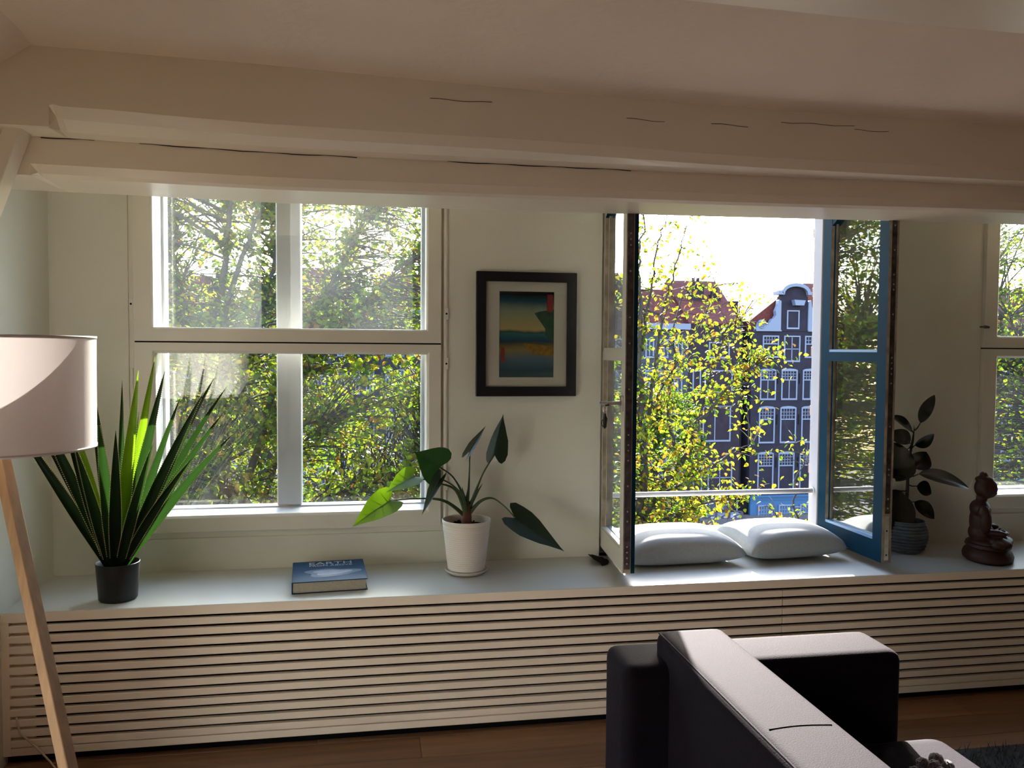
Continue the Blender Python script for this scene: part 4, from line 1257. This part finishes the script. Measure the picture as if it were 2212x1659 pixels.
# white cornice over the neck
def band(pts, th, y0, y1, m, name, parent):
    b = MB()
    rows = []
    for i, (x, z) in enumerate(pts):
        p, q_ = pts[max(0, i - 1)], pts[min(len(pts) - 1, i + 1)]
        dx, dz = q_[0] - p[0], q_[1] - p[1]
        l = math.hypot(dx, dz)
        nx_, nz_ = -dz / l * th, dx / l * th
        rows.append([(x, y0, z), (x + nx_, y0, z + nz_), (x + nx_, y1, z + nz_), (x, y1, z), (x, y0, z)])
    b.sheet(rows)
    b.add(rows[0][:4], [(0, 1, 2, 3)]); b.add(rows[-1][:4], [(0, 1, 2, 3)])
    return b.build(name, m, parent)
cp = [(fx(1675), fz(637)), (fx(1683), fz(637))]
for k in range(11):
    a = PI - k / 10 * PI
    cp.append((xc + (fx(1738) - xc) * math.cos(a), fz(637) + (fz(619) - fz(637)) * math.sin(a) ** .8))
cp += [(fx(1743), fz(637)), (fx(1751), fz(637))]
band(cp, .26, FY - .30, FY + .6, hw, 'cornice', NH)
# claw pieces
for sg in (-1, 1):
    def X(px): return fx(1713 + sg * (1713 - px))
    pol = [(1684, 715), (1684, 650), (1678, 648), (1676, 662), (1672, 672), (1673, 682), (1669, 688), (1664, 690), (1660, 698), (1654, 700), (1650, 693), (1643, 691), (1637, 697), (1634, 706), (1630, 710), (1630, 716)]
    MB().prism([(X(a), fz(b_)) for a, b_ in pol], 1, FY - .12, FY + .35).build('gable_scroll', hw, NH, bevel=.03, seg=1)
    # curl relief
    c_ = (X(1643), fz(703))
    MB().tube([(c_[0] + .34 * (1 - k / 26) * math.cos(k * .55), FY - .16, c_[1] + .34 * (1 - k / 26) * math.sin(k * .55)) for k in range(24)], .045, 6).build('scroll_curl', hw, NH)
band([(fx(1630), fz(716)), (fx(1684), fz(716))], .10, FY - .2, FY + .1, hw, 'moulding', NH)
band([(fx(1742), fz(716)), (fx(1796), fz(716))], .10, FY - .2, FY + .1, hw, 'moulding', NH)
MB().prism([(fx(1706), fz(648)), (fx(1730), fz(649)), (fx(1727), fz(660)), (fx(1709), fz(660))], 1, FY - .5, FY).build('hoist_beam', hw, NH)
hwindow(NH, fx(1697), fx(1724), fz(711), fz(670), None, 'single', hgl_s)
for k, px in enumerate((1646, 1692, 1737)):
    if k == 1:
        hwindow(NH, fx(1692), fx(1727), fz(782), fz(725), None, 'cross', hgl_s)
    else:
        hwindow(NH, fx(px), fx(px + 35), fz(773), fz(725), (5, 2, .37), 'double' if k == 2 else 'single', hgl_s)
rows_ = ((1642, 1688, 1734, 864, 799, (5, 3, .33), 'double', (hgl_o, hgl_b, hgl_b)), (1641, 1687, 1733, 957, 880, (5, 3, .33), 'single', (hgl, hgl, hgl)), (1640, 1685, 1731, 1066, 978, (5, 4, .31), 'single', (hgl, hgl, hgl)))
for a, b_, c_, z0_, z1_, g_, lo, gls in rows_:
    for px, gm_ in zip((a, b_, c_), gls):
        hwindow(NH, fx(px), fx(px + 34.5), fz(z0_), fz(z1_), g_, lo, gm_, arch=True)
for px in (1680, 1727, 1773):
    for zz in (830, 918, 1010):
        MB().box(fx(px) - .03, fx(px) + .03, FY - .05, FY, fz(zz + 60) + 2.2, fz(zz + 60) + 3.0).build('wall_anchor', M['black'], NH)
MB().box(L0, L1, FY - .25, FY, GZ, fz(1068)).build('blue_shopfront', hblue, NH)
MB().box(L0, L1, FY - .40, FY - .25, fz(1071), fz(1067)).box(L0, L1, FY - .33, FY - .25, fz(1078), fz(1076)).build('shopfront_cornice', hblue, NH)
for px in (1639, 1684, 1730):
    hwindow(NH, fx(px), fx(px + 32), fz(1125), fz(1088), (5, 3, .75), 'single', hgl, y=FY - .28)
MB().prism([(fx(1623), fz(695)), (fx(1690), fz(640)), (fx(1736), fz(640)), (fx(1803), fz(695)), (fx(1803), zb), (fx(1623), zb)], 1, FY + .6, FY + 9).build('roof', htile, NH)

# alley and neighbours
def simple_house(name, px0, px1, ztop, m, label, wins, roof=None, group=None, y=FY, chim=()):
    H = empty(name, (fx((px0 + px1) / 2), y, GZ))
    tag(H, label, 'house', group)
    wall_block(H, fx(px0), fx(px1), fz(ztop), m, y=y)
    for (a, b_, c_, d_, g_, lo, gl) in wins:
        hwindow(H, fx(a), fx(b_), fz(d_), fz(c_), g_, lo, gl, y=y)
    x0, x1 = fx(px0), fx(px1)
    zt = fz(ztop)
    if roof == 'slope':
        MB().prism([(y - .1, zt), (y + 5, zt + 3.6), (y + 9, zt + .2), (y + 9, zt - .1), (y - .1, zt - .1)], 0, x0, x1).build('roof', htile, H)
    elif roof == 'step':
        b = MB(); n = 5
        for k in range(n):
            f = k / n * .5
            b.box(x0 + (x1 - x0) * f, x1 - (x1 - x0) * f, y, y + .5, zt + k * .55 - .01, zt + (k + 1) * .55)
        b.build('stepped_gable', m, H)
        MB().prism([(x0, zt), (x1, zt), ((x0 + x1) / 2, zt + 3)], 1, y + .5, y + 9).build('roof', htile, H)
    elif roof == 'cornice':
        MB().box(x0, x1, y - .45, y + .2, zt - .1, zt + .35).build('cornice', hw, H)
        MB().prism([(y + .2, zt), (y + 4, zt + 3.2), (y + 9, zt), (y + 9, zt - .1), (y + .2, zt - .1)], 0, x0, x1).build('roof', htile, H)
    for (a, b_, c_) in chim:
        q0, q1 = fx(a), fx(b_)
        b = MB().box(q0, q1, y + 2.5, y + 3.6, zt - .5, fz(c_)).box(q0 - .08, q1 + .08, y + 2.42, y + 3.68, fz(c_), fz(c_) + .2)
        b.build('chimney', brk[1], H)
        for t_ in (.3, .7):
            xx_ = q0 + (q1 - q0) * t_
            MB().lathe([(0, 0), (.16, 0), (.13, .5), (.17, .55), (0, .56)], (xx_, y + 3.05, fz(c_) + .2), 10).build('chimney_pot', brk[1], H)
    return H
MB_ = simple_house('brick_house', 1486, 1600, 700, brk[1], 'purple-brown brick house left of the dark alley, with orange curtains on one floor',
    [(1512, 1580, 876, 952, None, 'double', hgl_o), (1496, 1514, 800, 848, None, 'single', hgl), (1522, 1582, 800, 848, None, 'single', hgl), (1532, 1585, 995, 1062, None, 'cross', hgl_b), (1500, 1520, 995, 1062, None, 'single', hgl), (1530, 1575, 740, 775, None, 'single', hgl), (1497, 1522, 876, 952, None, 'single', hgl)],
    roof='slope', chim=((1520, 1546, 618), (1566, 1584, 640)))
MB().box(fx(1527), fx(1579), FY - .15, FY, fz(1098), fz(1072)).build('shop_sign_board', mat('sign_navy', (0.02, 0.025, 0.05), .6), MB_)
MB().box(fx(1524), fx(1596), FY - 1.2, FY - .1, fz(1113), fz(1102)).build('shop_canopy', mat('canopy_grey', (0.20, 0.21, 0.28), .7), MB_)
sgm = mat('sign_letters', (0.5, 0.6, 0.7), .6)
text('aaa', 1.35, (fx(1560), FY - 1.22, fz(1110)), (PI / 2, 0, 0), mat('sign_dark_letters', (0.03, 0.02, 0.04), .6), MB_, name='sign_letters', ext=.01, width=3.0)
doorf = MB()
for px in (1531, 1536, 1566, 1576):
    doorf.box(fx(px) - .05, fx(px) + .05, FY - .12, FY, fz(1150), fz(1113))
doorf.build('door_posts', hw, MB_)
MB().box(fx(1533), fx(1575), FY - .03, FY + .02, GZ, fz(1113)).build('doorway', M['black'], MB_)
drain = MB().tube([(fx(1596), FY - .1, GZ), (fx(1596), FY - .1, fz(1070))], .06, 8)
drain.build('drainpipe', hw, MB_)
aw = empty('glass_awning', (fx(1560), FY - 4, GZ))
tag(aw, 'pale blue slatted awning frame in front of the brick house ground floor', 'awning')
p0, p1 = (fx(1553), FY - 2, fz(1124)), (fx(1530), FY - 2, fz(1142))
for k in range(5):
    MB().tube([(fx(1553) - k * .16, FY - 2 - k * .4, fz(1124) - k * .16), (fx(1606), FY - 2 - k * .4, fz(1137) - k * .16)], .05, 6).build('slat', hw, aw)
MB().tube([p0, (fx(1528), FY - 2, fz(1142))], .06, 6).build('rafter', hw, aw)
for px in (1531, 1604):
    MB().tube([(fx(px), FY - 2.4, GZ), (fx(px), FY - 2.4, fz(1139))], .05, 6).build('post', hw, aw)
al = empty('alley_building', (fx(1611), FY + 3, GZ))
tag(al, 'narrow dark recessed building in the alley beside the gabled house', 'house')
wall_block(al, fx(1600.3), fx(1622.7), fz(700), mat('alley_dark', (0.025, 0.022, 0.03), .9), y=FY + 1.5)
b = MB().box(fx(1600.5), fx(1622.5), FY + 2.5, FY + 3.8, fz(712), fz(652)).box(fx(1600.3), fx(1622.7), FY + 2.4, FY + 3.9, fz(652), fz(648))
b.build('chimney', brk[1], al)
MB().box(fx(1600.4), fx(1622), FY - .1, FY, fz(1069), fz(1066)).build('lintel', hw, al)
MB().box(fx(1600.4), fx(1622), FY + .1, FY + 1.4, GZ, fz(1070)).build('gateway', M['black'], al)
def rows5(px0, px1, n, gl=(hgl, hgl_b, hgl, hgl_s)):
    out = []
    w_ = (px1 - px0) / n
    for r_i, (a, b_) in enumerate(((735, 775), (800, 850), (878, 945), (980, 1050))):
        for k in range(n):
            out.append((px0 + w_ * (k + .2), px0 + w_ * (k + .8), a, b_, (4, 2, .35) if r_i % 2 else None, 'double', gl[(k + r_i * 3) % len(gl)]))
    return out
labels = ['far canal house seen through the tree, pale plaster front', 'far brick canal house with stepped gable behind the tree', 'far dark brick canal house with white cornice behind the tree']
hx_ = 1486
k = 0
rh = random.Random(21)
desc = ['first', 'second', 'third', 'fourth', 'fifth', 'sixth', 'seventh', 'eighth', 'ninth', 'tenth', 'eleventh', 'twelfth', 'thirteenth', 'fourteenth', 'fifteenth', 'sixteenth', 'seventeenth']
while hx_ > 120:
    w_ = rh.choice((95, 105, 120, 90))
    m_ = [brk[3], brk[1], brk[2], brk[0]][k % 4]
    kind = ['cornice', 'step', 'slope'][k % 3]
    word = {'cornice': 'flat white cornice', 'step': 'stepped gable', 'slope': 'red sloping roof'}[kind]
    cname = ['pale plaster', 'brown brick', 'grey brick', 'purple brick'][k % 4]
    simple_house('canal_house', hx_ - w_, hx_, rh.choice((690, 705, 680, 712)), m_, '%s canal house, %s, %s to the left of the orange-curtained house' % (cname, word, desc[k]),
                 rows5(hx_ - w_ + 6, hx_ - 6, 3), roof=kind, group='far canal houses behind the trees', chim=((hx_ - w_ + 8, hx_ - w_ + 26, 655),))
    hx_ -= w_
    k += 1
hx_ = 1803
k = 0
while hx_ < 2600:
    w_ = rh.choice((110, 120, 130))
    m_ = [brk[1], brk[2], brk[3]][k % 3]
    kind = ['slope', 'cornice', 'step'][k % 3]
    word = {'cornice': 'flat white cornice', 'step': 'stepped gable', 'slope': 'red sloping roof'}[kind]
    simple_house('canal_house', hx_, hx_ + w_, rh.choice((690, 700, 680)), m_, '%s canal house, %s, %s to the right of the gabled house' % (['brown brick', 'grey brick', 'pale plaster'][k % 3], word, desc[k]),
                 rows5(hx_ + 6, hx_ + w_ - 6, 3), roof=kind, group='far canal houses behind the trees', chim=((hx_ + 10, hx_ + 30, 655),))
    hx_ += w_
    k += 1

# ================================================================== trees
LM = [leaf_mat('tree_leaf_green', (0.025, 0.055, 0.010), (0.12, 0.21, 0.010), 0.5, 0.08, 0.5, .35),
      leaf_mat('tree_leaf_lime', (0.05, 0.08, 0.010), (0.25, 0.31, 0.012), 0.5, 0.08, 0.5, .3),
      leaf_mat('tree_leaf_yellow', (0.09, 0.08, 0.010), (0.32, 0.26, 0.014), 0.5, 0.08, 0.5, .3),
      leaf_mat('tree_leaf_orange', (0.10, 0.05, 0.012), (0.32, 0.15, 0.02), 0.5, 0.08, 0.5, .3)]
bark = mat('tree_bark', (0.030, 0.025, 0.022), 0.9, 0.2, noise=.4, nscale=18, stretch=(1, 1, .25), bump=1, bscale=40)
# one leaf: pointed oval with a little fold and droop; local X to the tip, Z up
LV = np.array([(0, 0, 0), (.28, -.30, .06), (.62, -.27, .02), (1, 0, -.16), (.62, .27, .02), (.28, .30, .06), (.5, 0, -.06)], dtype=np.float64)
LF = np.array([(0, 1, 6), (1, 2, 6), (2, 3, 6), (3, 4, 6), (4, 5, 6), (5, 0, 6)])
leaf_meshes = []
for k in range(4):
    me = bpy.data.meshes.new('leaf')
    me.from_pydata([tuple(v) for v in LV], [], [tuple(int(i) for i in f) for f in LF])
    me.materials.append(LM[k])
    leaf_meshes.append(me)

def make_tree(name, loc, label, limbs, zones, seed, leafsize=(.055, .09), nper=(7, 12), probs=(.3, .4, .2, .1), twig_len=(.35, .8), label_group=None, droop=.25, near_parts=300):
    """limbs: lists of (x, y, z, radius); zones: (x0,x1, y0,y1, z0,z1, n_twigs)"""
    q = np.random.RandomState(seed)
    root = empty(name, loc)
    tag(root, label, 'tree', label_group)
    tb = MB()
    limb_pts = []
    for lm in limbs:
        pts = [Vector(p[:3]) for p in lm]
        rad = [p[3] for p in lm]
        out, orad = [], []
        P_ = [pts[0]] + pts + [pts[-1]]
        for i in range(1, len(P_) - 2):
            for k in range(5):
                t = k / 5
                a, b_, c_, d_ = P_[i - 1], P_[i], P_[i + 1], P_[i + 2]
                v = 0.5 * ((2 * b_) + (c_ - a) * t + (2 * a - 5 * b_ + 4 * c_ - d_) * t * t + (3 * b_ - a - 3 * c_ + d_) * t ** 3)
                v += Vector(q.normal(0, .012, 3))
                out.append(v); orad.append(rad[i - 1] * (1 - t) + rad[i] * t)
        out.append(pts[-1]); orad.append(rad[-1])
        tb.tube(out, orad, 8)
        limb_pts += [(o, r) for o, r in zip(out, orad)]
    tb.build('trunk', bark, root, smooth=True, fix=False)
    LP = np.array([tuple(o) for o, r in limb_pts])
    tw = MB()
    cs, axs, sz = [], [], []
    for (x0, x1, y0, y1, z0, z1, nt_) in zones:
        for _ in range(nt_):
            e = np.array([q.uniform(x0, x1), q.uniform(y0, y1), q.uniform(z0, z1)])
            d2 = ((LP - e) ** 2).sum(1) * q.uniform(.45, 2.2, len(LP)) + np.where(LP[:, 2] > e[2], (LP[:, 2] - e[2]) ** 2 * 3, 0)
            s = LP[int(d2.argmin())]
            v = e - s
            L = np.linalg.norm(v) + 1e-6
            mid = s + v * .55 + np.array([0, 0, .12 * L]) + q.normal(0, .05 * L, 3)
            pts = [s * (1 - t) ** 2 + mid * 2 * t * (1 - t) + e * t * t for t in np.linspace(0, 1, 7)]
            tw.tube([tuple(p) for p in pts], list(np.linspace(min(.016, .004 + .006 * L), .0022, 7)), 3, caps=False)
            tl_ = q.uniform(*twig_len)
            nl = q.randint(*nper)
            for k in range(nl):
                tt = 1 - min(.85, (k / nl) * tl_ / L)
                p = s * (1 - tt) ** 2 + mid * 2 * tt * (1 - tt) + e * tt * tt
                a = q.uniform(0, 2 * PI)
                ax = np.array([math.cos(a), math.sin(a), q.uniform(-.9, .35) - droop])
                cs.append(p + q.normal(0, .05, 3)); axs.append(ax / np.linalg.norm(ax)); sz.append(q.uniform(*leafsize))
    twm = tw.build('twigs', bark, root, fix=False)
    twm['kind'] = 'stuff'
    cs, axs, sz = np.array(cs), np.array(axs), np.array(sz)
    n = len(cs)
    nr = q.normal(0, .55, (n, 3)) + np.array([0, -.25, 1.0])
    nr -= axs * (nr * axs).sum(1)[:, None]
    nr /= np.linalg.norm(nr, axis=1)[:, None]
    sd = np.cross(nr, axs)
    # colour by position (outer right of the crown turns yellow first) with chance
    col_i = q.choice(4, n, p=probs)
    # sizes in view decide which leaves are single parts
    vd = cs - np.array(CAM)
    depth = vd @ np.array(_f)
    sx = (vd @ np.array(_r2)) / depth * FPX + 1106
    sy = 829.5 - (vd @ np.array(_u2)) / depth * FPX
    seen = (((sx > 345) & (sx < 912) & (sy > 425) & (sy < 1100)) | ((sx > 1368) & (sx < 1760) & (sy > 470) & (sy < 1145)) | ((sx > 2135) & (sx < 2212) & (sy > 490) & (sy < 1070)))
    score = np.where(seen, sz / depth, 0)
    order = np.argsort(-score)
    npart = min(near_parts, int(seen.sum()))
    single, rest = order[:npart], order[npart:]
    inv = Matrix.Translation(root.location).inverted()
    for i in single:
        s = sz[i]
        o = bpy.data.objects.new('leaf', leaf_meshes[int(col_i[i])])
        col.objects.link(o)
        o.parent = root
        o.matrix_parent_inverse = inv
        X_, Y_, Z_ = axs[i] * s, sd[i] * s, nr[i] * s
        o.matrix_basis = Matrix(((X_[0], Y_[0], Z_[0], cs[i][0]), (X_[1], Y_[1], Z_[1], cs[i][1]), (X_[2], Y_[2], Z_[2], cs[i][2]), (0, 0, 0, 1)))
    bas = np.stack([axs[rest], sd[rest], nr[rest]], 1) * sz[rest][:, None, None]          # (n,3,3)
    vv = np.einsum('vk,nkd->nvd', LV, bas) + cs[rest][:, None, :]
    ff = (LF[None] + (np.arange(len(rest)) * 7)[:, None, None]).reshape(-1, 3)
    fo = fast_mesh('foliage', vv.reshape(-1, 3), ff, LM, root, mi=np.repeat(col_i[rest], 6))
    fo['kind'] = 'stuff'
    return root

def lp(px, py, y, r):
    p = at(px, py, y)
    return (p.x, p.y, p.z, r)
# B: the dense tree outside window 1
yb_ = 7.2
limbsB = [
    [(-1.9, yb_, GZ, .26), (-1.9, yb_, -5, .20), lp(470, 1180, yb_, .12), lp(478, 960, yb_, .075), lp(492, 850, yb_, .06), lp(490, 770, yb_, .045), lp(463, 704, yb_, .04), lp(484, 584, yb_, .036), lp(497, 461, yb_, .032), lp(514, 380, yb_, .024), lp(530, 250, yb_, .010)],
    [lp(480, 930, yb_, .05), lp(484, 707, yb_ - .3, .035), lp(534, 523, yb_ - .3, .026), lp(577, 431, yb_ - .3, .02), lp(620, 300, yb_, .008)],
    [lp(470, 1100, yb_, .05), lp(520, 830, yb_ + .5, .045), lp(555, 707, yb_ + .5, .038), lp(583, 600, yb_ + .5, .03), lp(600, 500, yb_ + .5, .024), lp(612, 420, yb_ + .5, .018), lp(640, 250, yb_ + .5, .008)],
    [lp(500, 1150, yb_, .05), lp(600, 830, yb_ + .2, .04), lp(672, 692, yb_ + .2, .032), lp(730, 584, yb_ + .2, .022), lp(798, 446, yb_ + .2, .014), lp(830, 350, yb_, .006)],
    [lp(560, 1120, yb_, .04), lp(660, 800, yb_ - .4, .025), lp(740, 701, yb_ - .4, .020), lp(823, 615, yb_ - .4, .015), lp(909, 547, yb_ - .4, .010), lp(960, 480, yb_ - .4, .004)],
    [lp(478, 960, yb_, .03), lp(540, 945, yb_ - .6, .018), lp(595, 933, yb_ - .8, .012), lp(700, 905, yb_ - .9, .004)],
    [lp(490, 1080, yb_, .03), lp(521, 1053, yb_ - .5, .018), lp(601, 997, yb_ - .7, .012), lp(690, 930, yb_ - .8, .005)],
    [lp(478, 1000, yb_, .035), lp(430, 800, yb_ + .3, .028), lp(395, 640, yb_ + .3, .02), lp(365, 480, yb_ + .3, .010)],
    [lp(470, 1040, yb_, .035), lp(380, 900, yb_ - .2, .022), lp(300, 780, yb_, .012), lp(200, 700, yb_, .006)],
    [lp(512, 400, yb_, .03), (-.6, yb_, 3.7, .022), (.6, yb_, 3.95, .016), (1.6, yb_, 4.2, .010), (2.3, yb_, 4.3, .004)],  # limb carrying the unseen crown added to block sun
    [lp(560, 1140, yb_, .03), lp(740, 1060, yb_ + .2, .02), lp(880, 1000, yb_ + .1, .010), lp(960, 900, yb_, .006)],
]
xa, xb = -4.3, 1.25
make_tree('canal_tree', (-1.9, yb_, GZ), 'dense green and yellow tree filling the left window', limbsB,
    [(xa, xb, 5.9, 8.9, -1.8, .6, 1500), (xa, xb, 5.9, 8.9, .4, 1.9, 1300), (xa, xb - .1, 6.9, 9.3, 1.7, 3.6, 1300), (xa, .6, 6.4, 8.4, 3.2, 4.1, 300), (.2, 1.1, 7.0, 7.4, 3.7, 4.22, 170), (1.05, 2.5, 7.0, 7.4, 3.8, 4.5, 330)], 3,  # last two zones: unseen crown added to keep sun off the bench
    leafsize=(.060, .098), probs=(.30, .46, .19, .05), nper=(8, 13))
# A: the tree behind the open window
ya = 6.6
limbsA = [
    [(3.2, ya, GZ, .2), (3.2, ya, -5, .15), lp(1376, 1180, ya, .06), lp(1391, 1025, ya, .048), lp(1387, 914, ya, .042), lp(1381, 800, ya, .036), lp(1383, 657, ya, .026), lp(1381, 570, ya, .016), lp(1390, 483, ya, .009), lp(1396, 400, ya, .004)],
    [lp(1385, 760, ya, .02), lp(1405, 624, ya, .015), lp(1416, 548, ya, .011), lp(1436, 483, ya, .007), lp(1448, 420, ya, .003)],
    [lp(1400, 900, ya, .026), lp(1425, 720, ya - .1, .018), lp(1440, 640, ya - .1, .014), lp(1455, 592, ya - .1, .011), lp(1470, 538, ya - .1, .008), lp(1490, 468, ya - .1, .004)],
    [lp(1390, 1120, ya, .045), lp(1430, 1050, ya - .2, .040), lp(1478, 992, ya - .2, .034), lp(1496, 949, ya - .2, .030), lp(1536, 880, ya - .3, .022), lp(1583, 825, ya - .3, .014), lp(1640, 780, ya - .3, .006)],
    [lp(1470, 1000, ya - .2, .024), lp(1445, 930, ya, .020), lp(1442, 850, ya, .017), lp(1458, 780, ya, .014), lp(1455, 690, ya, .010), lp(1500, 600, ya, .005)],
    [lp(1400, 1090, ya, .024), lp(1525, 1012, ya - .5, .012), lp(1588, 974, ya - .5, .008), lp(1625, 955, ya - .5, .003)],
    [lp(1400, 1140, ya, .022), lp(1520, 1090, ya - .6, .010), lp(1600, 1075, ya - .6, .005), lp(1640, 1065, ya - .6, .002)],
    [lp(1500, 945, ya - .2, .016), lp(1530, 830, ya, .012), lp(1560, 740, ya, .008), lp(1600, 690, ya, .004)],
    [lp(1405, 880, ya, .016), lp(1460, 790, ya + .2, .011), lp(1520, 690, ya + .2, .007), lp(1545, 610, ya + .2, .003)],
]
def zn(px0, px1, py0, py1, y0, y1, n):
    ym = (y0 + y1) / 2
    a, b_ = at(px0, py1, ym), at(px1, py0, ym)
    return (a.x, b_.x, y0, y1, a.z, b_.z, n)
make_tree('canal_tree', (3.2, ya, GZ), 'yellow-green tree with thin upright branches behind the open window', limbsA,
    [zn(1355, 1440, 440, 620, 6.1, 7.1, 30), zn(1420, 1540, 470, 620, 6.1, 7.1, 16), zn(1350, 1480, 600, 760, 6.1, 7.2, 50), zn(1470, 1640, 620, 760, 6.1, 7.0, 62),
     zn(1540, 1700, 735, 820, 6.0, 6.8, 44), zn(1560, 1660, 820, 930, 6.0, 6.8, 24), zn(1350, 1500, 760, 900, 6.1, 7.1, 90), zn(1500, 1570, 760, 860, 6.1, 7.1, 22),
     zn(1350, 1500, 900, 1150, 5.9, 7.1, 220), zn(1440, 1640, 965, 1050, 5.8, 6.5, 34), zn(1440, 1650, 1050, 1110, 5.8, 6.4, 30), zn(1200, 1360, 600, 1150, 6.1, 7.4, 170), zn(1480, 1560, 1080, 1150, 6, 6.8, 22)],
    5, leafsize=(.050, .082), probs=(.24, .38, .26, .12), nper=(5, 9), twig_len=(.22, .45))
# D: low shrub branches at the lower right of the open window
yd = 5.6
limbsD = [[(5.0, yd, GZ, .10), (5.0, yd, -4, .07), lp(1760, 1250, yd, .03), lp(1735, 1150, yd, .016), lp(1715, 1060, yd, .009), lp(1740, 980, yd, .004)],
          [lp(1740, 1190, yd, .014), lp(1690, 1130, yd, .008), lp(1655, 1090, yd, .003)], [lp(1735, 1140, yd, .010), lp(1765, 1060, yd, .006), lp(1720, 960, yd, .003), lp(1690, 900, yd, .0015)],
          [lp(1745, 1180, yd, .012), lp(1790, 1100, yd, .006), lp(1800, 1000, yd, .003)]]
make_tree('young_tree', (5.0, yd, GZ), 'thin young tree with few yellow leaves at the lower right of the open window', limbsD,
    [zn(1650, 1820, 1075, 1170, 5.3, 5.9, 46), zn(1680, 1820, 940, 1080, 5.3, 5.9, 9), zn(1640, 1700, 960, 990, 5.3, 5.9, 3)], 9, leafsize=(.055, .075), probs=(.2, .4, .25, .15), nper=(3, 6), twig_len=(.15, .3))
# C: tree beyond window 3
yc = 7.4
limbsC = [[(11.4, yc, GZ, .2), (11.4, yc, -5, .15), (11.3, yc, -1, .09), (11.1, yc, 1.2, .06), (10.9, yc, 3.5, .03), (10.8, yc, 4.6, .01)],
          [(11.3, yc, -1.4, .05), (9.9, yc - .3, .2, .025), (8.9, yc - .3, 1.8, .014), (8.3, yc - .3, 3.2, .006)], [(11.2, yc, 0, .06), (12.2, yc, 1.5, .03), (12.8, yc, 3.4, .01)]]
make_tree('canal_tree', (11.4, yc, GZ), 'dense green tree filling the right edge window', limbsC,
    [(7.6, 13.5, 6.4, 9.2, -2.2, 1.2, 1000), (7.6, 13.5, 6.4, 9.2, 1.0, 3.8, 800), (8.2, 13, 6.6, 8.8, 3.6, 4.8, 200)], 13, leafsize=(.055, .085), probs=(.5, .38, .10, .02), nper=(8, 13))
# far green trees along the other quay
lmF = lambda x, z, y: [[(x, y, GZ, .3), (x, y, z - 4, .22), (x + .3, y, z, .1), (x + .6, y, z + 3, .03)], [(x, y, z - 4, .16), (x - 1.6, y, z - 1, .07), (x - 2.4, y, z + 1, .03)], [(x, y, z - 3, .16), (x + 1.9, y, z, .07), (x + 2.8, y, z + 1.4, .03)]]
for k, (x, y, zc_, rx, rz, nn, lb) in enumerate(((-4.6, 19, -1.2, 4.2, 3.4, 420, 'green tree further back across the water, left side of left window'), (4.4, 20, -1.8, 3.6, 3.2, 360, 'green tree further back across the water, right side of left window'),
                                                 (15.3, 40, -4.6, 3.2, 4.0, 620, 'dark green tree before the far houses, left in the open window'), (26.6, 27, -9.0, 3.4, 1.6, 90, 'low dark bush near the blue shopfront'))):
    make_tree('distant_tree', (x, y, GZ), lb, lmF(x, zc_, y) if k < 3 else [[(x, y, GZ, .1), (x, y, zc_, .05), (x, y, zc_ + 1, .02)]], [(x - rx, x + rx, y - 1.6, y + 1.6, zc_ - rz, zc_ + rz * .4, nn), (x - rx * .7, x + rx * .7, y - 1.4, y + 1.4, zc_ + rz * .3, zc_ + rz, nn // 2)],
              40 + k, leafsize=(.15, .26), probs=(.72, .22, .05, .01), nper=(9, 15), twig_len=(.6, 1.4), near_parts=60)
